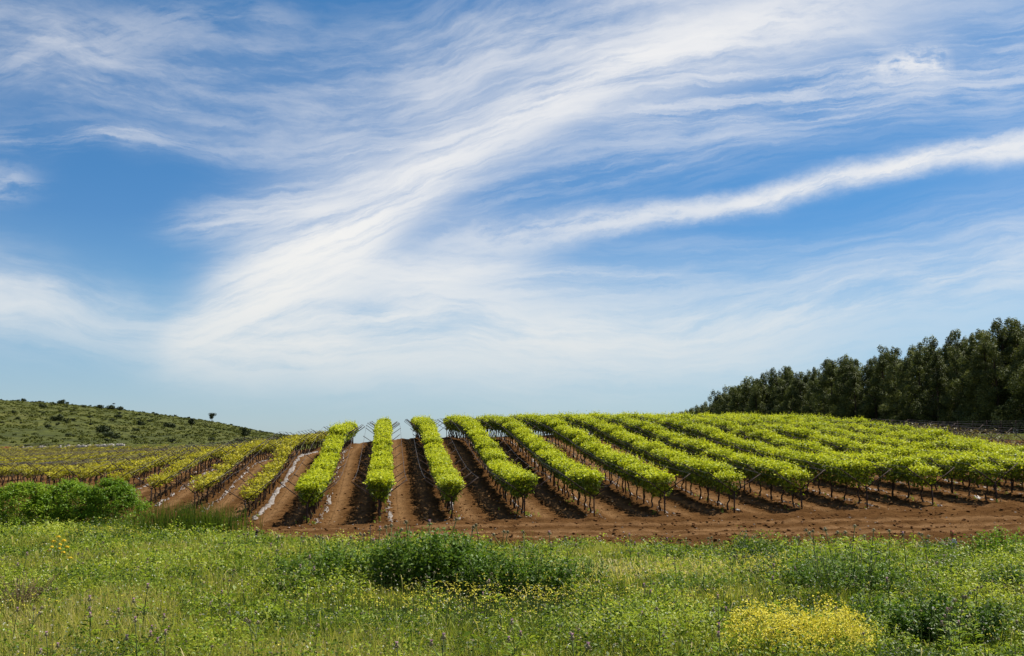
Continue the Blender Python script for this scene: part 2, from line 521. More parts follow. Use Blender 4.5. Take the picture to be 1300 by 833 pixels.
for px, y, z in [(1300, 130, 6.2), (1300, 150, 7.0), (1150, 200, 7.9), (1020, 250, 7.5), (900, 350, 5.0), (1500, 140, 7.0), (15, 215, 5.6), (155, 215, 6.35), (300, 215, 6.0)]:
    CP.append((at(px, 500, y)[0], y, z))
for x, y, z in [(-10, 0, 0), (10, 0, 0), (0, 15, 0), (-8, 25, 0), (8, 25, 0), (0, 36, 0), (-12, 36, 0), (12, 36, -0.02), (20, 41, 0.15), (-18, 46, 0), (-30, 50, 0.1), (28, 44, 0.35), (-40, 30, 0), (40, 30, 0.1), (-60, 70, 0.6), (45, 55, 0.9)]:
    CP.append((x, y, z))
CP = np.array(CP)


def tps_u(r2):
    return r2 * np.log(r2 + 1e-12)


_p = CP[:, :2] / 50.0
_n = len(_p)
_K = tps_u(((_p[:, None] - _p[None]) ** 2).sum(-1)) + np.eye(_n) * 0.004
_P = np.concatenate([np.ones((_n, 1)), _p], 1)
_A = np.block([[_K, _P], [_P.T, np.zeros((3, 3))]])
_W = np.linalg.solve(_A, np.concatenate([CP[:, 2], np.zeros(3)]))

EDGE_X = [-200, -60, -30, -20, -14, -10, -6, 0, 6, 12, 16, 17.5, 19, 22, 30, 60, 200]
EDGE_Y = [66, 62, 55, 51, 44.5, 39.8, 36.4, 35.0, 34.9, 34.9, 34.5, 34.8, 37.5, 42.5, 45, 50, 60]


def soil_mask(x, y):
    e = np.interp(x, EDGE_X, EDGE_Y) + (fbm(np.asarray(x) * 0.5, np.asarray(y) * 0.5, 3, 3) - 0.5) * 3.6
    m = sstep(-0.35, 0.35, y - e)
    m = m * (1 - sstep(205, 212, y)) * (1 - sstep(17.5, 19.5, (np.asarray(x) + SLOPE * np.asarray(y)) / 3.264))
    return m


def row_phase(x, y):
    """0 on a row, 0.5 in the middle of an alley."""
    p = (np.asarray(x) + SLOPE * np.asarray(y) + 0.309) / 3.264
    return p - np.floor(p)


def in_rows(x, y):
    k = (np.asarray(x) + SLOPE * np.asarray(y) + 0.309) / 3.264
    f = np.interp(k, [-5, -4, -2, -1, 0, 9, 10], [67.4, 63, 54.3, 50, 50, 52.9, 53.3])
    f = np.where(k < -5, 63 + 4.4 * (-4 - k), f)
    return sstep(-2.5, 1.5, np.asarray(y) - f)


def land(x, y):
    """Height of the ground without its fine relief."""
    x = np.atleast_1d(np.asarray(x, float))
    y = np.atleast_1d(np.asarray(y, float))
    cx, cy = np.clip(x, -140, 110) / 50.0, np.clip(y, -5, 380) / 50.0
    z = np.empty(len(x))
    for i in range(0, len(x), 20000):
        a = np.stack([cx[i:i + 20000], cy[i:i + 20000]], 1)
        z[i:i + 20000] = tps_u(((a[:, None] - _p[None]) ** 2).sum(-1)) @ _W[:_n] + _W[_n] + a @ _W[_n + 1:]
    fade = (1 - sstep(250, 480, y)) * (1 - sstep(150, 500, np.abs(x))) * sstep(-40, 5, y)
    return np.clip(z, -1, 10) * fade


def relief(x, y):
    s = soil_mask(x, y)
    p = row_phase(x, y)
    r = in_rows(x, y)
    d = np.minimum(p, 1 - p)
    berm = np.exp(-(d / 0.14) ** 2) * 0.10
    rut = -(np.exp(-((p - 0.30) / 0.055) ** 2) + np.exp(-((p - 0.70) / 0.055) ** 2)) * 0.05
    rough = (fbm(x * 2.0, y * 2.6, 5, 4) - 0.5) * 0.27 + (vnoise(x * 5, y * 6, 9) - 0.5) * 0.07
    head = -(np.exp(-((y - 42.0 - 0.06 * x) / 0.35) ** 2) + np.exp(-((y - 43.9 - 0.06 * x) / 0.35) ** 2)) * 0.06
    near = 1 - sstep(110, 150, y)
    meadow = (fbm(x * 0.35, y * 0.35, 11, 3) - 0.5) * 0.22 * (1 - sstep(80, 120, y))
    return s * near * (r * (berm + rut) + (1 - r) * head + rough) + (1 - s) * meadow * sstep(5, 12, y)


def ground(x, y):
    x = np.atleast_1d(np.asarray(x, float))
    y = np.atleast_1d(np.asarray(y, float))
    return land(x, y) + relief(x, y)


def gz(x, y):
    return float(ground([x], [y])[0])


def geo_steps(a, b, n):
    return list(np.geomspace(a, b, n))


xs = np.array([-v for v in geo_steps(46, 6000, 60)][::-1] + list(np.arange(-45.8, 46, 0.24)) + geo_steps(46.2, 6000, 60))
ys = np.array([-3000, -1500, -700, -300, -120, -60, -30, -15, -6] + list(np.arange(0, 36, 0.5)) + list(np.arange(36, 60, 0.16)) + list(np.arange(60, 112, 0.32)) + list(np.arange(112, 230, 1.6)) + geo_steps(231, 9000, 50))
GX, GY = np.meshgrid(xs, ys)
gx, gy = GX.ravel(), GY.ravel()
gzv = ground(gx, gy)
ny, nx = GX.shape
ii = (np.arange(ny - 1)[:, None] * nx + np.arange(nx - 1)[None]).ravel()
GQ = np.stack([ii, ii + 1, ii + nx + 1, ii + nx], 1)
sm = soil_mask(gx, gy)
ph = row_phase(gx, gy)
ir = in_rows(gx, gy)
track = ir * (np.exp(-((ph - 0.30) / 0.09) ** 2) + np.exp(-((ph - 0.72) / 0.09) ** 2))
track += (1 - ir) * (np.exp(-((gy - 42.0 - 0.06 * gx) / 0.5) ** 2) + np.exp(-((gy - 43.9 - 0.06 * gx) / 0.5) ** 2) + 0.7 * np.exp(-((gy - 47.0 - 0.02 * gx) / 0.6) ** 2))

m_ground, N = material("ground_earth")
pos = N.new('ShaderNodeNewGeometry').outputs['Position']
n_big = N.noise(pos, 0.35, 5, 0.6)
n_mid = N.noise(pos, 2.2, 8, 0.65)
n_fine = N.noise(pos, 11.0, 6, 0.7)
a_soil = N.new('ShaderNodeAttribute', attribute_name='soil').outputs['Fac']
a_track = N.new('ShaderNodeAttribute', attribute_name='track').outputs['Fac']
n_str = N.noise(N.new('ShaderNodeMapping').outputs[0], 1.0, 7, 0.68)
mp_ = n_str.node.inputs['Vector'].links[0].from_node
mp_.inputs['Scale'].default_value = (0.55, 2.6, 1.0)
N.t.links.new(pos, mp_.inputs[0])
soil_c = N.ramp(N.add(N.mul(n_mid, 0.4), N.mul(n_str, 0.62)), [(0.32, (0.024, 0.011, 0.0045)), (0.5, (0.078, 0.038, 0.0135)), (0.70, (0.142, 0.076, 0.030))])
soil_c = N.mix(N.smooth(n_big, 0.4, 0.65, 0.0, 0.6), soil_c, (0.074, 0.037, 0.0138))
soil_c = N.mix(N.smooth(N.noise(pos, 0.9, 6, 0.7), 0.52, 0.66, 0.0, 0.65), soil_c, (0.042, 0.019, 0.007))
trk = N.math('MULTIPLY', a_track, N.smooth(n_mid, 0.25, 0.5), clamp=True)
soil_c = N.mix(N.mul(trk, 0.85), soil_c, (0.185, 0.105, 0.047))
soil_c = N.mix(N.smooth(n_fine, 0.62, 0.78, 0.0, 0.55), soil_c, (0.22, 0.15, 0.095))
turf_c = N.ramp(n_mid, [(0.3, (0.035, 0.045, 0.010)), (0.55, (0.075, 0.085, 0.018)), (0.75, (0.13, 0.12, 0.035))])
gcol = N.mix(N.smooth(N.add(a_soil, N.mul(N.sub(n_mid, 0.5), 0.8)), 0.4, 0.6), turf_c, soil_c)
bmp = N.new('ShaderNodeBump')
bmp.inputs['Strength'].default_value = 0.9
bmp.inputs['Distance'].default_value = 0.08
N.put(bmp.inputs['Height'], N.add(N.mul(n_mid, 1.0), N.mul(n_fine, 0.9)))
out(N, principled(N, gcol, 1.0, 0.0, bmp.outputs[0]))
g_obj = link("ground", make_mesh("ground", np.stack([gx, gy, gzv], 1), GQ, None, [m_ground], None, {'soil': sm, 'track': track}, True))
g_obj['kind'] = 'structure'

# ----------------------------------------------------------------- the hill beyond the left field
RIDGE_PX = [(-600, 470), (-300, 488), (0, 508), (75, 512), (150, 519.5), (270, 535), (350, 551), (420, 561), (520, 575), (700, 595), (900, 610)]
RY = 600.0
rx_ = [at(a, b, RY)[0] for a, b in RIDGE_PX]
rz_ = [at(a, b, RY)[2] for a, b in RIDGE_PX]


def hill_z(x, y):
    x, y = np.asarray(x, float), np.asarray(y, float)
    top = np.interp(x / y * RY, rx_, rz_)
    t = (y - 212.0) / (RY - 212.0)
    up = 4.2 + (top - 4.2) * np.clip(t, 0, 1) ** 0.95
    dn = top - np.clip(t - 1, 0, 5) ** 1.3 * 60
    z = np.where(t <= 1, up, dn)
    return z + (fbm(x * 0.02, y * 0.02, 31, 4) - 0.5) * 2.2 * sstep(0.1, 0.5, t) * (1 - 0.7 * sstep(0.8, 1.0, t))


hx = np.arange(-900, 160, 5.0)
hy = np.arange(212, 1000, 5.0)
HX, HY = np.meshgrid(hx, hy)
HZ = hill_z(HX.ravel(), HY.ravel())
ii = (np.arange(len(hy) - 1)[:, None] * len(hx) + np.arange(len(hx) - 1)[None]).ravel()
m_hill, N = material("hillside")
pos = N.new('ShaderNodeNewGeometry').outputs['Position']
h1 = N.noise(pos, 0.035, 6, 0.6)
h2 = N.noise(pos, 0.35, 6, 0.7)
hc = N.ramp(h1, [(0.3, (0.058, 0.068, 0.012)), (0.5, (0.084, 0.092, 0.016)), (0.7, (0.115, 0.112, 0.022))])
hc = N.mix(N.smooth(N.noise(pos, 0.13, 5, 0.7), 0.48, 0.62, 0.0, 0.75), hc, (0.03, 0.037, 0.010))
hc = N.mix(N.smooth(h2, 0.47, 0.62, 0.0, 0.75), hc, (0.028, 0.036, 0.011))
hc = N.mix(N.smooth(N.noise(pos, 0.9, 3, 0.6), 0.66, 0.74, 0.0, 0.7), hc, (0.13, 0.115, 0.07))
bmp = N.new('ShaderNodeBump')
bmp.inputs['Strength'].default_value = 1.0
bmp.inputs['Distance'].default_value = 1.2
N.put(bmp.inputs['Height'], h2)
out(N, principled(N, hc, 0.95, 0.1, bmp.outputs[0]))
hill = link("hill", make_mesh("hill", np.stack([HX.ravel(), HY.ravel(), HZ], 1), np.stack([ii, ii + 1, ii + len(hx) + 1, ii + len(hx)], 1), None, [m_hill], None, None, True))
hill['kind'] = 'structure'

# ----------------------------------------------------------------- grapevines
def vine_geo(g, kind):
    lf, tr = Geo(), Geo()
    # trunk with two short arms along the wire
    zt = 0.92
    ph_ = g.uniform(0, 6.28)
    n = 7
    t = np.linspace(0, 1, n)
    px = 0.05 * np.sin(t * 4 + ph_) + 0.03 * g.normal(size=n)
    py = 0.10 * np.sin(t * 2.5 + ph_ * 1.7) + 0.025 * g.normal(size=n)
    px[0] = py[0] = 0
    pts = np.stack([px, py, t * zt - 0.05 * (t == 0)], 1)
    tr.tube(pts, np.interp(t, [0, 0.3, 1], [0.052, 0.036, 0.040]), 7)
    for s in (-1, 1):
        q = np.linspace(0, 1, 5)
        arm = np.stack([px[-1] + 0.03 * g.normal(size=5) * q, py[-1] + s * 0.74 * q, zt - 0.02 + 0.06 * np.sin(q * 2) + 0.02 * g.normal(size=5)], 1)
        tr.tube(arm, np.linspace(0.034, 0.018, 5), 6)
        for c in range(3):                                 # canes
            y0 = s * g.uniform(0.1, 0.7)
            x1 = g.choice([-1, 1]) * g.uniform(0.2, 0.55)
            tr.tube([(px[-1], py[-1] + y0, zt), (x1 * 0.5, y0 + 0.05, zt + 0.35), (x1, y0 + g.uniform(-0.1, 0.1), zt + 0.75)], [0.012, 0.009, 0.005], 4)
    if kind == 'full':
        full_ = g.uniform(0.84, 1.12)
        n = int(520 * full_)                              # the flat top of the canopy, its sunlit look put into a lighter tint
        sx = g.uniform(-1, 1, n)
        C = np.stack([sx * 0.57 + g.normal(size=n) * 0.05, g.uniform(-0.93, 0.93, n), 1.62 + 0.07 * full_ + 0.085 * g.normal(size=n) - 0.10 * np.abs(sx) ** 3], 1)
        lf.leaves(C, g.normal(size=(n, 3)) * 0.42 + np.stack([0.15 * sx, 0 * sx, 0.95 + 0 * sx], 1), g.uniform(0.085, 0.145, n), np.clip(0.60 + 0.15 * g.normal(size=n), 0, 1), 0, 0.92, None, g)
        n = int(520 * full_)                              # the hanging flanks and the inside: older leaves, with shade painted into the darker tint
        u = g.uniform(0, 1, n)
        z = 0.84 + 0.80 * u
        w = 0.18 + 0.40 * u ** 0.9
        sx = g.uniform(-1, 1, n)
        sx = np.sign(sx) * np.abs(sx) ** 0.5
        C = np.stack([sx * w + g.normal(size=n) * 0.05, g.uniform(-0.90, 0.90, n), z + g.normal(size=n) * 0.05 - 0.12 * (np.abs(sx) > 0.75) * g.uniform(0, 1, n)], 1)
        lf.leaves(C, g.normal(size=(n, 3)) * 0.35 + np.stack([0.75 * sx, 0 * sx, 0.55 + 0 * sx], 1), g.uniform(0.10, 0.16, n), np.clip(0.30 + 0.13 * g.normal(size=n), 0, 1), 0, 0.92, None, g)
        for q in range(int(g.integers(20, 40))):
            x0, y0 = g.uniform(-0.52, 0.52), g.uniform(-0.8, 0.8)
            hh = g.uniform(0.10, 0.30) + 0.34 * g.uniform() ** 3
            lx, ly = g.normal(size=2) * 0.10
            m = int(5 + hh * 16)
            v = np.linspace(0, 1, m)
            C = np.stack([x0 + lx * v, y0 + ly * v, 1.68 + hh * v], 1) + g.normal(size=(m, 3)) * 0.03
            lf.leaves(C, g.normal(size=(m, 3)) * 0.6 + (0, 0, 0.6), np.interp(v, [0, 1], [0.12, 0.05]), np.clip(0.62 + 0.25 * v + 0.1 * g.normal(size=m), 0, 1), 0, 0.85, None, g)
    else:
        n = 270 if kind == 'young' else 90
        u = g.uniform(0, 1, n)
        z = 0.90 + 0.62 * u
        w = 0.14 + 0.46 * u
        sx = g.uniform(-1, 1, n)
        clump = (np.sin(np.arange(n) * 2.4) > -0.6)
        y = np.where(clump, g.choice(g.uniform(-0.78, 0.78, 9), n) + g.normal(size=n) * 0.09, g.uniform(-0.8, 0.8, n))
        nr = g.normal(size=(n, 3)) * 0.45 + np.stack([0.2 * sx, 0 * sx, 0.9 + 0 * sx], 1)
        lf.leaves(np.stack([sx * w + g.normal(size=n) * 0.04, y, z + g.normal(size=n) * 0.05], 1), nr, g.uniform(0.09, 0.155, n), np.clip(0.46 + 0.15 * g.normal(size=n) + 0.40 * (u - 0.5), 0, 1), 0, 0.92, None, g)  # tint darkens downwards, painting in shade below the canopy top
    return lf, tr


def simplify(lf, keep, grow, g):
    V = np.concatenate(lf.V).reshape(-1, 4, 3)
    A = np.concatenate(lf.A).reshape(-1, 4)
    idx = g.permutation(len(V))[:int(len(V) * keep)]
    c = V[idx].mean(1, keepdims=True)
    return (c + (V[idx] - c) * grow).reshape(-1, 3), A[idx].ravel()


KINDS = {'full': M_VINE, 'young': M_VINE_Y, 'budding': M_VINE_B}
VAR = {k: [vine_geo(np.random.default_rng(100 + i * 7 + len(k)), k) for i in range(8 if k != 'budding' else 3)] for k in KINDS}


def row_kind(k):
    return 'full' if -1 <= k <= 12 else ('young' if k < 0 else 'budding')


def row_end(k):
    if k > 12:
        return 96.0
    if k >= -1:
        return 113.0 if k < 4 else 120.0
    return {-2: 122.0, -3: 130.0, -4: 140.0}.get(k, 198.0)


def row_name(k, of=True):
    if k == 0:
        return "the straight central row"
    return f"the {ORD[abs(k)]} row {'right' if k > 0 else 'left'} of the central row"


spots = []
for k in range(-22, 15):
    y = front_y(k) + 0.9
    i = 0
    while y < row_end(k):
        i += 1
        x = float(row_x(k, y))
        lim = 0.466 * y
        if abs(x) < lim + 5:
            spots.append((k, i, x, y, abs(x) < lim))
        y += 1.59
SX = np.array([s[2] for s in spots])
SY = np.array([s[3] for s in spots])
SZ = ground(SX, SY)
near_ids = sorted([i for i, s in enumerate(spots) if s[4] and row_kind(s[0]) != 'budding'], key=lambda i: spots[i][3])[:300]
near_set = set(near_ids)
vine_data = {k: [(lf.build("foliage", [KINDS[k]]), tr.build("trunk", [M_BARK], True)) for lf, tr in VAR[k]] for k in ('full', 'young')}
proto = {}
for i in near_ids:
    k, n, x, y, _ = spots[i]
    kind = row_kind(k)
    v = int(rng.integers(8))
    label = ("bright green grapevine" if kind == 'full' else "yellowish grapevine") + f" {ORD[n]} from the near end, " + row_name(k)[4:]
    loc = (x, y, SZ[i])
    rz = ROW_ANG + (math.pi if rng.uniform() < 0.5 else 0) + rng.normal() * 0.02
    s = (rng.uniform(0.92, 1.08), 1.0, rng.uniform(0.90, 1.09))
    key = (kind, v)
    if key not in proto:
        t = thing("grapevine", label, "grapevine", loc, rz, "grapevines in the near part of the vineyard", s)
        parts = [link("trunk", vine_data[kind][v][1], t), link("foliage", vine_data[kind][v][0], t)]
        proto[key] = (t, parts)
    else:
        src, parts = proto[key]
        t = src.copy()
        col.objects.link(t)
        t.location, t.rotation_euler, t.scale = loc, (0, 0, rz), s
        t['label'] = label
        for p in parts:
            c = p.copy()
            c.parent = t
            col.objects.link(c)

big = {0: [], 1: [], 2: []}
tv, tq, tt, voff = [], [], [], 0
allV, allA, allQ, allT, mq, mt = [], [], [], [], [], []
off = 0
g2 = np.random.default_rng(77)
for i, (k, n, x, y, vis) in enumerate(spots):
    if i in near_set:
        continue
    kind = row_kind(k)
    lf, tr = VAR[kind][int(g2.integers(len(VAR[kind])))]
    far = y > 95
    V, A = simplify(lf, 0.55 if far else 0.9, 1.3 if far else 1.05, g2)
    a = ROW_ANG + (math.pi if g2.uniform() < 0.5 else 0)
    ca, sa = math.cos(a), math.sin(a)
    Rm = np.array([[ca, -sa, 0], [sa, ca, 0], [0, 0, 1]]).T
    sc_ = np.array([g2.uniform(0.9, 1.1) * (0.62 if k < -4 else 1.0), 1, g2.uniform(0.92, 1.08)])
    P = np.array([x, y, SZ[i]])
    V = (V * sc_) @ Rm + P
    allV.append(V)
    allA.append(np.clip(A + g2.normal() * 0.06, 0, 1))
    q = np.arange(len(V)).reshape(-1, 4) + off
    allQ.append(q)
    mq.append(np.full(len(q), {'full': 0, 'young': 1, 'budding': 2}[kind]))
    off += len(V)
    TV = np.concatenate(tr.V) @ Rm + P
    TQ = np.concatenate(tr.Q) + off
    TT = np.concatenate(tr.T) + off
    allV.append(TV)
    allA.append(np.full(len(TV), 0.5))
    allQ.append(TQ)
    mq.append(np.full(len(TQ), 3))
    allT.append(TT)
    mt.append(np.full(len(TT), 3))
    off += len(TV)
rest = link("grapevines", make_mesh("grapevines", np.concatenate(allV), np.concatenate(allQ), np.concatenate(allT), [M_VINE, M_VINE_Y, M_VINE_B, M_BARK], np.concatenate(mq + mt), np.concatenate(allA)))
rest['kind'] = 'stuff'
tag(rest, "rest of the grapevines, farther up the slope and over the left field", "grapevines")

# ----------------------------------------------------------------- trellises of Y-shaped posts and wires
gp = Geo()
gp.box((-0.028, -0.028, -0.25), (0.028, 0.028, 0.99))
gp.box((-0.045, -0.033, 0.90), (0.045, 0.033, 0.97))
gp.tube([(-0.64, 0, 1.375), (0.0, 0.01, 1.36), (0.64, 0, 1.375)], 0.008, 4)
post_me = gp.build("post", [M_STEEL])


def arm_shape(gg, s):
    a, b = np.array([s * 0.03, 0, 0.94]), np.array([s * 1.24, 0, 1.81])
    d = (b - a) / np.linalg.norm(b - a)
    nrm = np.array([-d[2], 0, d[0]])
    h, w = 0.019, 0.018
    V = [p + nrm * e * h + np.array([0, f * w, 0]) for p in (a, b) for e, f in ((-1, -1), (1, -1), (1, 1), (-1, 1))]
    gg.add(V, [(0, 1, 2, 3), (4, 7, 6, 5), (0, 4, 5, 1), (1, 5, 6, 2), (2, 6, 7, 3), (3, 7, 4, 0)])


arm_me = []
for s in (-1, 1):
    ga = Geo()
    arm_shape(ga, s)
    arm_me.append(ga.build("arm", [M_STEEL]))
gf = Geo()
gf.box((-0.028, -0.028, -0.25), (0.028, 0.028, 0.99))
arm_shape(gf, -1)
arm_shape(gf, 1)
far_post_me = gf.build("post", [M_STEEL])
ca, sa = math.cos(ROW_ANG), math.sin(ROW_ANG)
for k in range(-22, 15):
    P = []
    y = front_y(k)
    while y < row_end(k) + 3:
        x = float(row_x(k, y))
        if abs(x) < 0.466 * y + 7:
            P.append((x, y))
        y += 4.1
    if len(P) < 2:
        continue
    P = np.array(P)
    Z = ground(P[:, 0], P[:, 1])
    base = np.array([P[0, 0], P[0, 1], Z[0]])
    t = thing("vine_trellis", "dark rusty trellis of Y-shaped posts and wires, " + row_name(k)[4:], "trellis", base, 0, "trellises holding up the vine rows")
    pts = np.column_stack([P, Z]) - base
    for j, p in enumerate(pts):
        det = k >= -7 and P[j, 1] < 88
        jit = rng.normal() * 0.03
        po = link("post", post_me if det else far_post_me, t, p, ROW_ANG + jit)
        po.rotation_euler = (rng.normal() * 0.02, rng.normal() * 0.025, ROW_ANG + jit)
        if det:
            for m in arm_me:
                link("arm", m, po)
    for dx, dz, r in ((-1.22, 1.80, 0.009), (1.22, 1.80, 0.009), (-0.64, 1.385, 0.007), (0.64, 1.385, 0.007), (0.0, 0.95, 0.008)):
        gw = Geo()
        line = pts + np.array([dx * ca, dx * sa, dz])
        gw.tube(line, r, 4)
        link("wire", gw.build("wire", [M_WIRE]), t)

# ----------------------------------------------------------------- pale mulch, stones, clods
mV, mQ, mo = [], [], 0
for k in range(-6, 13):
    y0, y1 = front_y(k) - 0.4, min(row_end(k), 100.0)
    st = np.arange(y0, y1, 0.16)
    wid = 0.26 + 0.45 * vnoise(st * 1.1, st * 0 + k, 61)
    if k == -2:
        wid = wid + 0.06
    YY = np.repeat(st, 6).reshape(-1, 6)
    XX = row_x(k, YY) + (0.42 if k < 1 else 0.30) + np.linspace(-0.24, 0.24, 6)[None] * wid[:, None] + (vnoise(st * 0.9, st * 0 + k * 3.1, 62)[:, None] - 0.5) * 0.24
    YY = YY + (hash2(np.arange(YY.size), np.arange(YY.size) * 3 + k, 5).reshape(YY.shape) - 0.5) * 0.12
    ZZ = ground(XX.ravel(), YY.ravel()).reshape(XX.shape) + 0.012 + 0.07 * vnoise(XX * 7, YY * 7, 63)
    ZZ[:, 0] -= 0.06
    ZZ[:, -1] -= 0.06
    i0 = (np.arange(len(st) - 1)[:, None] * 6 + np.arange(5)[None])
    cover = {-2: 0.90, 0: 0.42, -1: 0.22, -3: 0.34, -4: 0.38}.get(k, 0.24)
    keep = fbm(XX * 1.6, YY * 1.1, 64 + k, 3)[:-1, :5] * 0.55 + 0.45 * hash2(np.arange(len(st) - 1)[:, None] + 0 * i0, i0 * 7 + k, 3) < np.interp(cover, [0, 0.25, 0.5, 0.9, 1], [0.2, 0.38, 0.5, 0.70, 1])
    i0 = i0[keep]
    Q = np.stack([i0, i0 + 1, i0 + 7, i0 + 6], 1)
    V = np.stack([XX, YY, ZZ], -1).reshape(-1, 3)
    used = np.unique(Q)
    rm = np.zeros(len(V), int)
    rm[used] = np.arange(len(used))
    mV.append(V[used])
    mQ.append(rm[Q] + mo)
    mo += len(used)
o = link("pale_rubble", make_mesh("pale_rubble", np.concatenate(mV), np.concatenate(mQ), None, [M_FILM]))
o['kind'] = 'stuff'
tag(o, "pale broken mulch and rubble along the foot of the vine rows", "rubble")

ICO = np.array([(0, 0, 1), (0.9, 0, 0.3), (0.28, 0.85, 0.35), (-0.72, 0.53, 0.3), (-0.72, -0.53, 0.35), (0.28, -0.85, 0.3), (0, 0, -0.4)])
ICO_T = np.array([(0, 1, 2), (0, 2, 3), (0, 3, 4), (0, 4, 5), (0, 5, 1), (6, 2, 1), (6, 3, 2), (6, 4, 3), (6, 5, 4), (6, 1, 5)])


def rocks(name, X, Y, size, mat, label, cat, flat=0.6):
    n = len(X)
    Z = ground(X, Y)
    a = rng.uniform(0, 6.28, n)
    V = ICO[None] * rng.uniform(0.6, 1.3, (n, 7, 1)) * np.stack([size * rng.uniform(0.8, 1.4, n), size * rng.uniform(0.6, 1.1, n), size * flat], 1)[:, None]
    c, s = np.cos(a)[:, None], np.sin(a)[:, None]
    V = np.stack([V[..., 0] * c - V[..., 1] * s, V[..., 0] * s + V[..., 1] * c, V[..., 2]], -1) + np.stack([X, Y, Z], 1)[:, None]
    T = (ICO_T[None] + np.arange(n)[:, None, None] * 7).reshape(-1, 3)
    o = link(name, make_mesh(name, V.reshape(-1, 3), None, T, [mat]))
    o['kind'] = 'stuff'
    tag(o, label, cat)


def soil_points(n, ylo, yhi, power=1.0):
    y = ylo + (yhi - ylo) * rng.uniform(0, 1, n * 3) ** power
    x = rng.uniform(-1, 1, n * 3) * (0.466 * y + 2)
    ok = (soil_mask(x, y) > 0.6)
    return x[ok][:n], y[ok][:n]


X, Y = soil_points(12000, 34.5, 75, 1.8)
rocks("soil_clods", X, Y, 0.012 + 0.10 * rng.uniform(0, 1, len(X)) ** 3, M_CLOD, "brown clods of tilled soil in the alleys and headland", "clods", 0.7)
X, Y = soil_points(480, 34.5, 70, 1.8)
kk = rng.integers(-3, 13, 260)
yy = np.array([front_y(int(q)) for q in kk]) + rng.exponential(5.0, 260) - 1.2
X = np.concatenate([X, row_x(kk, yy) + rng.normal(size=260) * 0.3 + 0.1])
Y = np.concatenate([Y, yy])
rocks("pale_stones", X, Y, rng.uniform(0.02, 0.075, len(X)), M_LIME, "small pale stones scattered over the tilled soil", "stones", 0.5)

# ----------------------------------------------------------------- pine wood on the right
def pine_geo(g):
    H = 15.0
    cr, tr = Geo(), Geo()
    sway = g.normal(size=2) * 0.4
    t = np.linspace(0, 1, 8)
    tp = np.stack([sway[0] * t ** 2, sway[1] * t ** 2, H * 0.94 * t - 0.3 * (t == 0)], 1)
    tr.tube(tp, np.interp(t, [0, 1], [0.24, 0.05]), 8)
    blobs = []
    for i in range(46):
        h = 0.05 + 0.88 * (i + g.uniform(0, 1)) / 46
        rr = 2.9 * max(0.10, 1 - ((h - 0.26) / 0.72) ** 2)
        a = g.uniform(0, 6.28)
        d = rr * g.uniform(0.45, 1.05)
        c = np.array([sway[0] * h * h + d * math.cos(a), sway[1] * h * h + d * math.sin(a), H * h + g.normal() * 0.3])
        br = g.uniform(0.65, 1.25) * (1.1 - 0.45 * h)
        blobs.append((c, np.array([br, br, br * g.uniform(0.9, 1.5)]), int(250 * br ** 1.3) + 60))
        if i % 2 == 0:
            b = np.array([sway[0] * h * h, sway[1] * h * h, H * h - 0.8])
            tr.tube([b, (b + c) / 2 + (0, 0, 0.1), c], [0.07, 0.045, 0.015], 4)
    for i in range(int(g.integers(3, 6))):               # pointed leaders at the top
        c = np.array([sway[0] + g.normal() * 0.6, sway[1] + g.normal() * 0.6, H * g.uniform(0.90, 1.04)])
        blobs.append((c, np.array([0.40, 0.40, 0.85]), 140))
    for c, rad, n in blobs:
        v = g.normal(size=(n, 3))
        v /= np.linalg.norm(v, axis=1)[:, None]
        r = g.uniform(0.35, 1.08, n) ** 0.5
        lump = 0.75 + 0.5 * vnoise(v[:, 0] * 2 + c[0], v[:, 1] * 2 + v[:, 2] * 2 + c[2], 21)
        C = c + v * rad * (r * lump)[:, None]
        base = 0.42 + g.normal() * 0.14
        cr.leaves(C, v + g.normal(size=(n, 3)) * 0.4 + (0, 0, 0.3), g.uniform(0.17, 0.33, n), np.clip(base + 0.17 * g.normal(size=n), 0, 1), 0, 0.5, v + g.normal(size=(n, 3)) * 0.5 + (0, 0, 0.5), g)
    return cr.build("crown", [M_PINE]), tr.build("trunk", [M_TRUNK], True)


PINES = [pine_geo(np.random.default_rng(500 + i)) for i in range(7)]
TOP_PX = [860, 885, 899, 917, 941, 958, 995, 1016, 1033, 1053, 1080, 1097, 1117, 1141, 1158, 1176, 1198, 1219, 1236, 1252, 1280, 1300, 1420]
TOP_PY = [527, 519, 512, 499, 490, 481, 469, 470, 471, 458, 453, 459, 448, 438, 447, 432, 434, 420, 425, 420, 405, 409, 370]
cand = []
for rank in range(3):
    y = 143 + rank * 2.0
    while y < 430:
        x = 73 - 12 * (y - 150) / 210 + rank * 4.6 + rng.normal() * 0.7
        cand.append((x, y + rng.normal() * 0.8, rank))
        y += (4.6 + 0.012 * (y - 140)) * rng.uniform(0.8, 1.2)
cand.sort(key=lambda c: -(c[0] / c[1]))
cand = [c for c in cand if c[0] / c[1] * 1394 + 650 < 1345]
pine_proto = {}
sides = {0: "front edge", 1: "second rank", 2: "third rank"}
count = {0: 0, 1: 0, 2: 0}
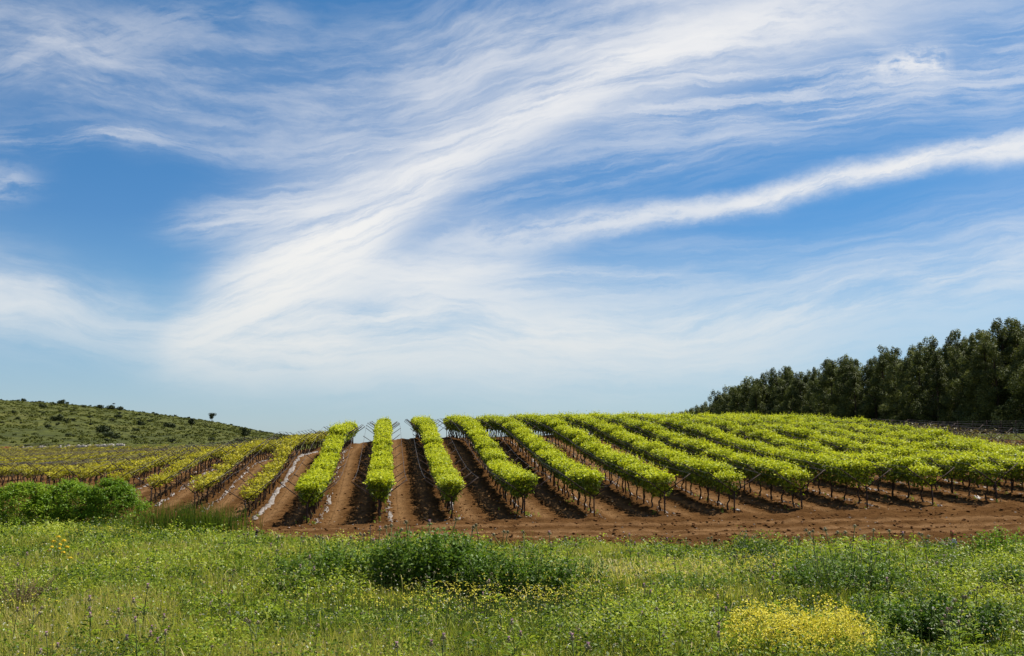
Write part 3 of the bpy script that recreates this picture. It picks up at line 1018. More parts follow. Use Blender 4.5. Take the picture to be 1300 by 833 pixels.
for x, y, rank in cand:
    count[rank] += 1
    px = x / y * 1394 + 650
    ytop = float(np.interp(px, TOP_PX, TOP_PY)) + (rng.uniform(4, 30) if rank == 0 else rng.uniform(-1, 15)) * 150 / y
    z0 = gz(x, y)
    ztop = CAM_Z + ray(px, ytop)[1] * y
    s = (ztop - z0) / 15.3
    if s < 0.3:
        continue
    v = int(rng.integers(7))
    n = count[rank]
    label = "dark green pine, " + (f"{ORD[n]} from the right in the wood's {sides[rank]}" if n < len(ORD) else f"small and far, left end of the wood's {sides[rank]}")
    rz = rng.uniform(0, 6.28)
    wide = s * rng.uniform(1.05, 1.5)
    if v not in pine_proto:
        t = thing("pine_tree", label, "pine tree", (x, y, z0), rz, "pines of the wood on the right", (wide, wide, s))
        pine_proto[v] = (t, [link("trunk", PINES[v][1], t), link("crown", PINES[v][0], t)])
    else:
        src, parts = pine_proto[v]
        t = src.copy()
        col.objects.link(t)
        t.location, t.rotation_euler, t.scale, t['label'] = (x, y, z0), (0, 0, rz), (wide, wide, s), label
        for p in parts:
            c = p.copy()
            c.parent = t
            col.objects.link(c)

# wire fence in front of the wood
fx = np.array([at(px, 545, yd)[0] for px, yd in ((1120, 150), (1180, 142), (1235, 135), (1290, 129), (1350, 124))])
fy = np.array([150, 142, 135, 129, 124.0])
tt_ = np.linspace(0, 4, 13)
fx, fy = np.interp(tt_, range(5), fx), np.interp(tt_, range(5), fy)
fz = ground(fx, fy)
fence = thing("wire_fence", "wire fence of thin dark posts in front of the pine wood", "fence", (fx[0], fy[0], fz[0]))
gq = Geo()
gq.tube([(0, 0, -0.3), (0, 0, 0.9), (0.01, 0, 1.75)], [0.05, 0.045, 0.04], 6)
fpost = gq.build("post", [M_STEEL])
FP = np.column_stack([fx, fy, fz])
for p in FP:
    link("post", fpost, fence, p - FP[0], rng.uniform(0, 6))
for h in np.linspace(0.15, 1.65, 7):
    gw = Geo()
    gw.tube(FP - FP[0] + (0, 0, h), 0.013, 4)
    link("wire", gw.build("wire", [M_WIRE]), fence)

# ----------------------------------------------------------------- scrub, wall and barrier on the far hill
def scrub_geo(g, tall=1.0):
    f = Geo()
    for b in range(int(g.integers(4, 8))):
        c = np.array([g.normal() * 0.45, g.normal() * 0.45, g.uniform(0.25, 0.75) * tall])
        n = 70
        v = g.normal(size=(n, 3))
        v /= np.linalg.norm(v, axis=1)[:, None]
        f.leaves(c + v * np.array([0.45, 0.45, 0.38]) * g.uniform(0.6, 1.1, (n, 1)), v + g.normal(size=(n, 3)) * 0.5, g.uniform(0.14, 0.3, n), np.clip(0.4 + 0.2 * g.normal(size=n), 0, 1), 0, 0.8, None, g)
    return f.build("hillside_shrub", [M_SCRUB])


SCRUB = [scrub_geo(np.random.default_rng(900 + i)) for i in range(5)]
special = [(30, 508, 1.5), (78, 513, 2.6), (128, 519, 2.4), (140, 520, 2.6), (152, 521, 2.0), (76, 535, 2.2), (130, 549, 2.4), (137, 556, 2.0), (150, 531, 1.8), (55, 518, 1.9), (216, 543, 2.0), (178, 540, 1.7)]
g3 = np.random.default_rng(33)
used_spots = []
for i in range(280):
    px = g3.uniform(-40, 385)
    t = g3.uniform(0.02, 1.0) ** 0.75
    if i % 6 == 0:
        t = 0.995
    used_spots.append((px, t, g3.uniform(0.35, 1.0) * g3.choice([0.6, 0.9, 1.2])))
first = None


def place_scrub(x, y, s, label, group="dark shrubs dotted over the far hillside"):
    global first
    z = float(hill_z(x, y))
    me = SCRUB[int(g3.integers(5))]
    if first is None:
        o = first = link("hillside_shrub", me)
        tag(o, label, "shrub", group)
    else:
        o = first.copy()
        o.data = me
        o['label'] = label
        col.objects.link(o)
    o.location = (x, y, z - 0.1 * s)
    o.rotation_euler = (0, 0, g3.uniform(0, 6.28))
    o.scale = (s * 0.95, s * 0.95, s * g3.uniform(0.75, 1.15))


for px, t, s in used_spots:
    y = 212 + 388 * t
    place_scrub((px - 650) / 1394 * y, y, s, "small dark shrub dotted on the far grassy hillside")
for px, py, s in special:
    best = min(np.arange(214, 600, 2.0), key=lambda yy: abs((CAM_Z + ray(px, py)[1] * yy) - float(hill_z(at(px, py, yy)[0], yy))))
    place_scrub(at(px, py, best)[0], best, s, "small dark shrub dotted on the far grassy hillside")


# low tussocks of scrub and dry grass over the hillside
n = 3400
t_ = g3.uniform(0.0, 1.0, n) ** 0.8
yh = 213 + 386 * t_
xh = g3.uniform(-720, -240, n) / 1394 * yh * np.where(g3.uniform(size=n) < 0.5, 1.0, 0.9)
zh = hill_z(xh, yh)
G = Geo()
per = 16
rad = g3.uniform(0.25, 0.75, n)
v = g3.normal(size=(n, per, 3))
v /= np.linalg.norm(v, axis=2)[..., None]
v[..., 2] = np.abs(v[..., 2])
C = np.stack([xh, yh, zh], 1)[:, None] + v * rad[:, None, None] * np.array([1.2, 1.2, 0.7])
G.leaves(C.reshape(-1, 3), v.reshape(-1, 3) + g3.normal(size=(n * per, 3)) * 0.5, np.repeat(rad, per) * 0.75, np.clip(np.repeat(g3.uniform(0.15, 0.9, n), per) + 0.1 * g3.normal(size=n * per), 0, 1), 0, 0.8, None, g3)
o = link("scrub_tussocks", G.build("scrub_tussocks", [M_TUSSOCK]))
o['kind'] = 'stuff'
tag(o, "low tussocks of scrub and grass speckling the far hillside", "tussocks")


def lone_tree(px, py, y, h, w, label, name="lone_tree"):
    x = at(px, py, y)[0]
    z = float(hill_z(x, y))
    t = thing(name, label, "tree", (x, y, z))
    a, b = Geo(), Geo()
    a.tube([(0, 0, -0.3), (0.05, 0, h * 0.4), (0, 0.05, h * 0.8)], [h * 0.04, h * 0.03, h * 0.015], 6)
    for q in range(14):
        c = np.array([g3.normal() * w * 0.26, g3.normal() * w * 0.26, h * g3.uniform(0.42, 0.92)])
        v = g3.normal(size=(110, 3))
        v /= np.linalg.norm(v, axis=1)[:, None]
        b.leaves(c + v * w * 0.27 * g3.uniform(0.5, 1.1, (110, 1)), v + g3.normal(size=(110, 3)) * 0.5, h * 0.075, np.clip(0.35 + 0.2 * g3.normal(size=110), 0, 1), 0, 0.8, None, g3)
    link("trunk", a.build("trunk", [M_TRUNK], True), t)
    link("crown", b.build("crown", [M_SCRUB]), t)


lone_tree(269, 536, 596, 4.3, 3.4, "lone round tree standing on the ridge of the far hill")
lone_tree(243, 549, 400, 3.6, 1.7, "slim upright tree halfway up the far hillside")
lone_tree(310, 557, 330, 3.4, 2.2, "bushy tree low on the far hillside just above the vines")

wx = np.linspace(at(12, 566, 214)[0], at(158, 563, 214)[0], 130)
wall = Geo()
for i in range(len(wx) - 1):
    zb = gz(wx[i], 214.0)
    h = 0.22 + 0.30 * vnoise([i * 0.35], [2.0], 71)[0] + 0.12 * g3.uniform()
    if vnoise([i * 0.22], [7.0], 72)[0] < 0.2:
        continue
    yj = 214 + g3.normal() * 0.06
    wall.box((wx[i] + 0.004, yj - 0.25, zb - 0.3), (wx[i + 1] - 0.004, yj + 0.25, zb + h))
o = link("stone_wall", wall.build("stone_wall", [M_LIME]))
tag(o, "low pale broken stone wall along the far edge of the left field", "wall")
bx0, bx1 = at(-25, 566, 213)[0], at(14, 566, 213)[0]
barrier = Geo()
M_ORANGE = plain_material("orange_mesh", [(0.3, (0.55, 0.10, 0.04)), (0.7, (0.72, 0.19, 0.08))], 3, 0.8, 0.1, 0.1)
n = 12
for i in range(n):
    xa, xb = bx0 + (bx1 - bx0) * i / n, bx0 + (bx1 - bx0) * (i + 1) / n
    zb = gz(xa, 213.0)
    barrier.box((xa, 212.97 + 0.02 * (i % 2), zb), (xb - 0.005, 213.02 + 0.02 * (i % 2), zb + 0.62 + 0.06 * g3.uniform()))
tag(link("barrier", barrier.build("barrier", [M_ORANGE])), "orange-red barrier beside the pale wall below the hill", "barrier")

# ----------------------------------------------------------------- the meadow in front
def meadow_points(n, g, ylo=13.0, yhi=58.0, power=1.35, margin=4.2):
    yy = np.linspace(ylo, yhi, 400)
    pdf = (0.466 * yy + margin) * yy ** -power
    cdf = np.cumsum(pdf)
    cdf /= cdf[-1]
    y = np.interp(g.uniform(0, 1, n), cdf, yy) + g.uniform(-0.06, 0.06, n)
    x = g.uniform(-1, 1, n) * (0.466 * y + margin)
    ok = soil_mask(x, y) < g.uniform(0.05, 0.75, n)
    return x[ok], y[ok]


def lush(x, y):
    return np.clip(fbm(x * 0.42, y * 0.42, 41, 3) * 1.9 - 0.5 + 0.18 * sstep(2, 7, x) - 0.12 * sstep(20, 15, y) * (x < 3), 0, 1)


def dry(x, y):
    return np.clip(fbm(x * 0.28, y * 0.28, 55, 3) * 1.9 - 0.55 + 0.28 * (1 - sstep(15, 20, y)) * (1 - sstep(1, 5, x)) - 0.2 * sstep(3, 8, x), 0, 1)


def patch(px, py, rx, ry, n, g):
    y0 = CAM_Z / -ray(px, py)[1]
    x0 = at(px, py, y0)[0]
    return x0 + g.normal(size=n) * rx * 0.5, y0 + g.normal(size=n) * ry * 0.5


def low_growth(x, y):
    """The growth is short in front of the shrubs."""
    r = 1.0
    for cx, cy, ax, ay in ((-1.2, 20.9, 4.2, 2.3), (6.3, 19.4, 2.2, 1.5), (6.4, 15.4, 2.6, 1.4), (-26, 43.5, 9, 3.5), (14.1, 34.3, 1.1, 1.5), (-1.2, 20.0, 4.0, 2.0)):
        r = r * (1 - 0.55 * np.exp(-((x - cx) / ax) ** 4 - ((y - cy) / ay) ** 4))
    return r


def blades(name, X, Y, H, Wd, tint, mat, label, lean=0.45, kind='stuff', g=rng, origin=None):
    n = len(X)
    Z = ground(X, Y) - 0.01
    a = g.uniform(0, 6.28, n)
    la = g.uniform(0, 6.28, n)
    ln = H * lean * g.uniform(0.2, 1.2, n)
    side = np.stack([np.cos(a), np.sin(a), 0 * a], 1) * (Wd * 0.5)[:, None]
    ld = np.stack([np.cos(la), np.sin(la), 0 * la], 1) * ln[:, None]
    p0 = np.stack([X, Y, Z], 1)
    up = np.array([0, 0, 1.0])
    p1 = p0 + up * (H * 0.55)[:, None] + ld * 0.3
    p2 = p0 + up * H[:, None] + ld
    V = np.stack([p0 - side, p0 + side, p1 - side * 0.8, p1 + side * 0.8, p2 - side * 0.12, p2 + side * 0.12], 1)
    q = np.array([(0, 1, 3, 2), (2, 3, 5, 4)])
    Q = (q[None] + np.arange(n)[:, None, None] * 6).reshape(-1, 4)
    V = V.reshape(-1, 3)
    if origin is not None:
        V = V - np.asarray(origin)
    return make_mesh(name, V, Q, None, [mat], None, np.repeat(np.clip(tint, 0, 1), 6))


def stuff(name, me, label, cat):
    o = link(name, me)
    o['kind'] = 'stuff'
    tag(o, label, cat)
    return o


g4 = np.random.default_rng(4)
X, Y = meadow_points(300000, g4)
d_, l_ = dry(X, Y), lush(X, Y)
H = (0.16 + 0.26 * fbm(X * 0.8, Y * 0.8, 44, 3) + 0.20 * d_) * g4.uniform(0.55, 1.25, len(X))
H *= 0.85 * low_growth(X, Y) * (1 - 0.3 * sstep(0.02, 0.4, soil_mask(X, Y)))
Wd = 0.011 * (Y / 14) ** 0.9 * g4.uniform(0.7, 1.3, len(X))
T_ = 0.46 + 0.38 * (d_ - 0.35) - 0.16 * (l_ - 0.4) + 0.15 * g4.normal(size=len(X)) + 0.35 * (fbm(X * 2.0, Y * 1.4, 47, 3) - 0.5) + 0.25 * (g4.uniform(size=len(X)) < 0.08)
stuff("grass", blades("grass", X, Y, H, Wd, T_, M_GRASS, "", 0.5, g=g4), "green and straw coloured meadow grass covering the foreground", "grass")


def weed_mesh(name, X, Y, Hh, size, per, mat, tint0, g):
    G = Geo()
    n = len(X)
    Z = ground(X, Y)
    u = g.uniform(0.05, 1, (n, per))
    a = g.uniform(0, 6.28, (n, per))
    r = Hh[:, None] * g.uniform(0.08, 0.5, (n, per)) * (1.15 - 0.7 * u)
    C = np.stack([X[:, None] + r * np.cos(a), Y[:, None] + r * np.sin(a), Z[:, None] + Hh[:, None] * u], -1).reshape(-1, 3)
    nr = np.stack([np.cos(a) * 0.5, np.sin(a) * 0.5, 0.8 + 0 * a], -1).reshape(-1, 3) + g.normal(size=(n * per, 3)) * 0.45
    ax = np.stack([np.cos(a), np.sin(a), 0.3 + 0 * a], -1).reshape(-1, 3)
    tint = (tint0[:, None] + 0.16 * g.normal(size=(n, per))).ravel()
    G.leaves(C, nr, (size[:, None] * g.uniform(0.6, 1.3, (n, per))).ravel(), np.clip(tint, 0, 1), 0, 0.55, ax, g)
    return G.build(name, [mat])


X, Y = meadow_points(98000, g4, 13, 56, 1.4)
l_ = lush(X, Y)
ok = g4.uniform(size=len(X)) < 0.2 + 1.1 * l_
X, Y, l_ = X[ok], Y[ok], l_[ok]
clump = fbm(X * 1.15, Y * 1.15, 48, 3)
shade_ = fbm(X * 0.75 + 9, Y * 0.6, 49, 3)
stuff("leafy_weeds", weed_mesh("leafy_weeds", X, Y, (0.06 + 1.05 * np.clip(clump - 0.28, 0, 1) + 0.10 * l_) * g4.uniform(0.5, 1.4, len(X)) * low_growth(X, Y), 0.050 * (Y / 16) ** 0.6, 12, M_WEED, 0.46 + 1.8 * (shade_ - 0.5) + 0.18 * g4.normal(size=len(X)), g4),
      "broad-leaved green weeds mixed through the meadow grass", "weeds")


ex = g4.uniform(-16, 21, 1500)
ey = np.interp(ex, EDGE_X, EDGE_Y) + g4.normal(size=1500) * 0.75 + 0.15
eh = 0.10 + 0.9 * np.clip(fbm(ex * 0.5, ey * 0.5, 52, 3) - 0.38, 0, 1) * g4.uniform(0.6, 1.6, 1500)
stuff("edge_weeds", weed_mesh("edge_weeds", ex, ey, eh * low_growth(ex, ey), np.full(1500, 0.085), 16, M_WEED, 0.48 + 0.22 * g4.normal(size=1500), g4), "taller weeds straggling over the edge of the tilled soil", "weeds")


n = 5200
bx, by = meadow_points(n, g4, 13, 40, 1.5)
bl = lush(bx, by)
ok = g4.uniform(size=len(bx)) < 0.25 + 0.75 * bl
bx, by = bx[ok], by[ok]
bh = (0.12 + 0.5 * np.clip(fbm(bx * 0.9 + 4, by * 0.9, 58, 3) - 0.3, 0, 1)) * g4.uniform(0.6, 1.5, len(bx))
stuff("broad_weeds", weed_mesh("broad_weeds", bx, by, bh * low_growth(bx, by), g4.uniform(0.07, 0.125, len(bx)), 10, M_WEED, 0.42 + 1.0 * (fbm(bx * 0.5, by * 0.5, 59, 3) - 0.5) + 0.16 * g4.normal(size=len(bx)), g4), "larger broad-leaved weeds scattered through the meadow", "weeds")


def arching(name, X, Y, L, wd, tint, g):
    """Long bent blades that arch over and lie in the grass."""
    m = len(X)
    Z = ground(X, Y)
    a = g.uniform(0, 6.28, m)
    d = np.stack([np.cos(a), np.sin(a), 0 * a], 1)
    sd = np.stack([-np.sin(a), np.cos(a), 0 * a], 1) * (wd * 0.5)[:, None]
    t = np.linspace(0, 1, 6)
    reach = L * g.uniform(0.35, 0.9, m)
    top = L * g.uniform(0.45, 0.8, m)
    P = np.stack([X, Y, Z], 1)[:, None] + d[:, None] * (reach[:, None] * t ** 1.6)[..., None] + np.array([0, 0, 1.0]) * (top[:, None] * np.sin(t * 2.2) * 1.0)[..., None]
    w = (1 - 0.85 * t ** 2)[None, :, None]
    V = np.stack([P - sd[:, None] * w, P + sd[:, None] * w], 2).reshape(-1, 3)
    q = np.array([(2 * i, 2 * i + 1, 2 * i + 3, 2 * i + 2) for i in range(5)])
    Q = (q[None] + np.arange(m)[:, None, None] * 12).reshape(-1, 4)
    return make_mesh(name, V, Q, None, [M_GRASS], None, np.repeat(np.clip(tint, 0, 1), 12))


ax_, ay_ = meadow_points(9000, g4, 13, 42, 1.3)
px_, py_ = patch(770, 740, 5.0, 2.6, 1500, g4)
ax_, ay_ = np.concatenate([ax_, px_]), np.concatenate([ay_, py_])
at_ = np.concatenate([0.55 + 0.22 * g4.normal(size=len(ax_) - 1500), 0.86 + 0.10 * g4.normal(size=1500)])
al_ = g4.uniform(0.35, 0.75, len(ax_)) * np.concatenate([low_growth(ax_[:-1500], ay_[:-1500]), np.ones(1500)])
stuff("arching_grass", arching("arching_grass", ax_, ay_, al_, 0.013 * (ay_ / 15) ** 0.8, at_, g4), "long bent grass arching over, palest right of the middle shrubs", "grass")


def heads(name, X, Y, Zh, per, size, spread, mats, label, cat, g, stems=True):
    G = Geo()
    n = len(X)
    Z = ground(X, Y) + Zh
    C = np.repeat(np.stack([X, Y, Z], 1), per, 0) + g.normal(size=(n * per, 3)) * spread * np.array([1, 1, 0.6])
    G.leaves(C, g.normal(size=(n * per, 3)) * 0.5 + (0, -0.35, 0.7), size * np.repeat((Y / 16) ** 0.35, per) * g.uniform(0.7, 1.3, n * per), g.uniform(0, 1, n * per), 0, 0.95, None, g)
    return stuff(name, G.build(name, mats), label, cat)


PX, PY = [], []
for a in [(600, 790, 2.6, 1.6, 330), (690, 775, 2.0, 1.6, 160), (160, 690, 4.0, 2.5, 170), (560, 800, 2.0, 1.2, 120), (965, 735, 1.6, 1.4, 240), (880, 745, 2.0, 1.2, 130), (470, 700, 3.0, 1.5, 60),
          (1230, 700, 2.0, 1.5, 70), (900, 800, 1.4, 1.0, 120), (30, 805, 1.2, 1.0, 50), (250, 680, 4, 2, 60), (760, 800, 1.6, 1.2, 60)]:
    a_, b_ = patch(*a, g4)
    PX.append(a_)
    PY.append(b_)
a_, b_ = meadow_points(650, g4)
PX, PY = np.concatenate(PX + [a_]), np.concatenate(PY + [b_])
ok = soil_mask(PX, PY) < 0.3
PX, PY = PX[ok], PY[ok]
hh = g4.uniform(0.28, 0.62, len(PX))
heads("yellow_flowers", PX, PY, hh, 3, 0.024, 0.022, [M_YELLOW], "small yellow wildflowers speckled through the meadow", "flowers", g4)
stuff("flower_stems", blades("flower_stems", PX, PY, hh, np.full(len(PX), 0.010), 0.5 + 0.1 * g4.normal(size=len(PX)), M_STEM, "", 0.02, g=g4), "thin green stems of the small wildflowers", "stems")
X, Y = meadow_points(2600, g4, 13, 50, 1.2)
hh = g4.uniform(0.3, 0.65, len(X))
heads("seed_heads", X, Y, hh, 2, 0.022, 0.012, [M_CREAM], "pale seed heads standing just above the grass", "seed heads", g4)
X2, Y2 = meadow_points(2400, g4, 13, 30, 1.6)
hh2 = g4.uniform(0.3, 0.7, len(X2))
heads("brown_burs", X2, Y2, hh2, 3, 0.024, 0.010, [M_SEED], "brown dried burs standing among the meadow grass", "burs", g4)
stuff("dry_stalks", blades("dry_stalks", np.concatenate([X, X2]), np.concatenate([Y, Y2]), np.concatenate([hh, hh2]), np.full(len(X) + len(X2), 0.010), 0.45 + 0.25 * g4.normal(size=len(X) + len(X2)), M_STEM, "", 0.03, g=g4),
      "thin upright stalks carrying seed heads and burs", "stalks")


# thistles
def thistle_parts(g, h, n_heads, flower):
    st, lv, hd = Geo(), Geo(), []
    t = np.linspace(0, 1, 6)
    b = g.normal(size=2) * 0.05
    P = np.stack([b[0] * t ** 2, b[1] * t ** 2, h * t], 1)
    st.tube(P, np.linspace(0.009, 0.005, 6), 5, 0.5)
    tips = [P[-1]]
    for i in range(n_heads - 1):
        z = h * g.uniform(0.5, 0.8)
        a = g.uniform(0, 6.28)
        e = np.array([0.12 * math.cos(a), 0.12 * math.sin(a), z + h * g.uniform(0.15, 0.25)])
        st.tube([(0, 0, z), (e + np.array([0, 0, z])) / 2 + (0, 0, -0.01), e], [0.006, 0.005, 0.004], 4, 0.5)
        tips.append(e)
    m = 16
    u = g.uniform(0.05, 0.8, m)
    a = g.uniform(0, 6.28, m)
    d = np.stack([np.cos(a), np.sin(a), 0.35 + 0 * a], 1)
    sz = np.interp(u, [0, 1], [0.26, 0.08])
    lv.leaves(np.stack([0 * u, 0 * u, h * u], 1) + d * (sz * 0.5)[:, None], np.stack([-0.3 * np.cos(a), -0.3 * np.sin(a), 1 + 0 * a], 1), sz, np.clip(0.5 + 0.15 * g.normal(size=m), 0, 1), 0, 0.28, d, g)
    for e in tips:
        bur, pet = Geo(), Geo()
        zz = np.array([-0.012, 0.004, 0.018, 0.030])
        bur.tube(np.stack([e[0] + 0 * zz, e[1] + 0 * zz, e[2] + zz], 1), [0.007, 0.018, 0.018, 0.011], 7, g.uniform(0.2, 0.8))
        k = 9
        aa = np.arange(k) / k * 6.28
        dd = np.stack([np.cos(aa), np.sin(aa), -0.3 + 0.6 * (np.arange(k) % 2)], 1)
        bur.leaves(e + dd * 0.026, np.stack([-np.sin(aa), np.cos(aa), 0.5 + 0 * aa], 1), 0.035, 0.9, 0, 0.25, dd, g)
        if flower:
            k = 14
            aa = g.uniform(0, 6.28, k)
            dd = np.stack([np.cos(aa) * 0.7, np.sin(aa) * 0.7, 1 + 0 * aa], 1)
            pet.leaves(e + (0, 0, 0.032) + dd * 0.010, np.stack([-np.sin(aa), np.cos(aa), 0.1 + 0 * aa], 1), 0.034, g.uniform(0, 1, k), 0, 0.4, dd, g)
        hd.append((bur.build("flower_head", [M_SEED]), pet.build("petals", [M_PINK]) if flower else None))
    return st.build("stem", [M_STEM]), lv.build("leaves", [M_WEED]), hd


def build_thistle(parts, label, loc, rz, sc, group):
    t = thing("thistle", label, "thistle", loc, rz, group, sc)
    st, lv, hd = parts
    kids = [link("stem", st, t), link("leaves", lv, t)]
    for bur, pet in hd:
        b = link("flower_head", bur, t)
        kids.append(b)
        if pet is not None:
            link("petals", pet, b)
    return t


def copy_tree(o, parent=None):
    c = o.copy()
    col.objects.link(c)
    c.parent = parent
    for ch in list(o.children):
        copy_tree(ch, c)
    return c


g5 = np.random.default_rng(55)
TH = {}
for fl in (True, False):
    TH[fl] = [thistle_parts(np.random.default_rng(60 + i + 10 * fl), 0.72, [1, 2, 3, 2][i], fl) for i in range(4)]
TP = {}


def put_thistle(x, y, fl, h):
    v = int(g5.integers(4))
    label = "slender thistle with pink flower heads standing in the grass" if fl else "slender thistle with brown unopened heads standing in the grass"
    grp = "pink flowering thistles in the meadow" if fl else "brown headed thistles in the meadow"
    s = h / 0.72
    loc, rz = (x, y, gz(x, y) - 0.01), g5.uniform(0, 6.28)
    sc = (max(s, 0.95),) * 2 + (s,)
    if (fl, v) not in TP:
        TP[(fl, v)] = build_thistle(TH[fl][v], label, loc, rz, sc, grp)
    else:
        c = copy_tree(TP[(fl, v)])
        c.location, c.rotation_euler, c.scale = loc, (0, 0, rz), sc


# the ones whose heads can be picked out, by where their heads stand
for px, py in [(117, 759), (147, 774), (177, 784), (204, 782), (210, 800), (65, 802), (183, 745), (391, 706), (655, 795), (450, 700), (512, 822), (1205, 776), (17, 775), (730, 815), (560, 812), (914, 792),
               (980, 720), (1195, 705), (1130, 735), (655, 700), (820, 745)]:
    h = g5.uniform(0.65, 0.9)
    y = (CAM_Z - h) / -ray(px, py)[1]
    if y < 36:
        put_thistle(at(px, py, y)[0], y, True, h)
xs_, ys_ = meadow_points(95, g5, 13.5, 32, 1.7, 0.6)
for x, y in zip(xs_, ys_):
    put_thistle(float(x), float(y), bool(g5.uniform() < 0.10), g5.uniform(0.5, 0.85))

for px, yy_, h in [(455, 25.2, 1.15), (478, 25.6, 1.25), (497, 25.0, 1.35), (520, 25.8, 1.4), (541, 25.3, 1.38), (566, 25.7, 1.42), (590, 25.2, 1.3), (612, 25.9, 1.3), (637, 25.2, 1.2), (668, 25.5, 1.15), (700, 25.8, 1.1), (722, 25.0, 1.05),
                   (1010, 24.6, 1.1), (1035, 25.2, 1.2), (1058, 24.7, 1.25), (1080, 25.3, 1.3), (1104, 24.8, 1.25), (1128, 25.4, 1.2), (1150, 24.9, 1.15), (1178, 26.2, 1.1), (905, 26.5, 0.95), (940, 27.0, 1.0), (800, 27.5, 0.95), (845, 26.8, 0.9),
                   (380, 27.0, 1.0), (350, 28.0, 0.95), (410, 26.2, 1.05), (310, 29.0, 0.9)]:
    put_thistle(at(px, 700, yy_)[0], yy_, bool(g5.uniform() < 0.15), h)


# shrubs
def leafy_shrub(name, label, cat, px, py, wpx, top, mat, leaf, n, depth=0.7, aspect=0.55, shoots=18, shoot_h=0.25, y=None, group=None, seed=1, tint=0.45, low=0.04, stem_mat=None, clumped=False):
    g = np.random.default_rng(seed)
    y = y if y is not None else CAM_Z / -ray(px, py)[1]
    x = at(px, py, y)[0]
    rx = wpx / 1394 * y * 0.5
    z0 = gz(x, y)
    h = CAM_Z + ray(px, top)[1] * y - z0
    ry = rx * depth
    cy = y + ry * 0.8
    z0 = gz(x, cy)
    t = thing(name, label, cat, (x, cy, z0), 0, group)
    f, s = Geo(), Geo()
    hb = h - shoot_h * 0.6
    if clumped:
        K = n // 55
        per = 55
        cz = g.uniform(0.10, 1.0, K) ** 0.75
        a0 = g.uniform(0, 6.28, K)
        rm_ = np.sqrt(np.clip(1 - cz ** 2.2, 0.02, 1)) * np.sqrt(g.uniform(0.25, 1.0, K))
        cc = np.stack([np.cos(a0) * rm_ * rx, np.sin(a0) * rm_ * ry, cz * hb * (0.86 + 0.28 * vnoise(np.cos(a0) * rm_ * 2.5 + seed, np.sin(a0) * rm_ * 2.5, seed))], 1)
        cr = g.uniform(0.14, 0.34, K)
        v = g.normal(size=(K, per, 3))
        v /= np.linalg.norm(v, axis=2)[..., None]
        C = (cc[:, None] + v * (cr[:, None] * g.uniform(0.1, 1.15, (K, per)) ** 0.5)[..., None] * np.array([1.0, 1.0, 0.8])).reshape(-1, 3)
        C[:, 2] = np.maximum(C[:, 2], low + g.uniform(0, 0.15, len(C)))
        m_ = len(C)
        tt = tint + np.repeat(g.normal(size=K) * 0.12, per) + 0.14 * g.normal(size=m_)
        f.leaves(C, v.reshape(-1, 3) * 0.5 + g.normal(size=(m_, 3)) * 0.4 + (0, 0, 0.8), leaf * g.uniform(0.55, 1.25, m_), np.clip(tt, 0, 1), 0, aspect, None, g)
    else:
        K, per = max(20, n // 40), 46
        a0 = g.uniform(0, 6.28, K)
        d0 = np.sqrt(g.uniform(0, 1, K))
        hk = hb * np.sqrt(np.clip(1 - 0.55 * d0 ** 2.6, 0.05, 1)) * g.uniform(0.72, 1.08, K)
        dirx, diry = np.cos(a0) * d0 * rx, np.sin(a0) * d0 * ry
        u = g.uniform(0.04, 1.0, (K, per))
        la = g.uniform(0, 6.28, (K, per))
        lr = (leaf * 0.55 + 0.10 * hb * (1.1 - u)) * g.uniform(0.3, 1.15, (K, per))
        w_ = 0.75 + 0.25 * u
        C = np.stack([dirx[:, None] * w_ + lr * np.cos(la), diry[:, None] * w_ + lr * np.sin(la), hk[:, None] * u + low], -1).reshape(-1, 3)
        m_ = len(C)
        outw = np.stack([np.cos(la), np.sin(la), 0 * la], -1).reshape(-1, 3)
        nr = outw * 0.35 + g.normal(size=(m_, 3)) * 0.4 + (0, 0, 0.75)
        tt = tint + np.repeat(g.normal(size=K) * 0.10, per) + 0.14 * g.normal(size=m_)
        f.leaves(C, nr, leaf * g.uniform(0.55, 1.3, m_) * (1.2 - 0.45 * u.ravel()), np.clip(tt, 0, 1), 0, aspect, outw + (0, 0, 0.35) + g.normal(size=(m_, 3)) * 0.3, g)
    for i in range(shoots):
        a = g.uniform(0, 6.28)
        d = g.uniform(0, 0.85) ** 0.5
        b = np.array([math.cos(a) * rx * d, math.sin(a) * ry * d, 0])
        zt = hb * (1.0 * math.sqrt(max(0.05, 1 - d * d))) + shoot_h * g.uniform(0.1, 0.9)
        e = b * 1.05 + (g.normal() * 0.05, g.normal() * 0.05, zt)
        s.tube([b * 0.5, b * 0.9 + (0, 0, zt * 0.5), e], [0.012, 0.009, 0.005], 4)
        m = 14
        u = g.uniform(0.45, 1.0, m)
        P = b * 0.9 + (e - b * 0.9) * u[:, None] + g.normal(size=(m, 3)) * leaf * 0.35
        f.leaves(P, g.normal(size=(m, 3)) * 0.6 + (0, 0, 0.7), leaf * g.uniform(0.5, 1.0, m), np.clip(tint + 0.18 + 0.15 * g.normal(size=m), 0, 1), 0, aspect, None, g)
    link("stems", s.build("stems", [stem_mat or M_STEM], True), t)
    link("foliage", f.build("foliage", [mat]), t)
    return t, (x, cy, z0, rx, ry, h)


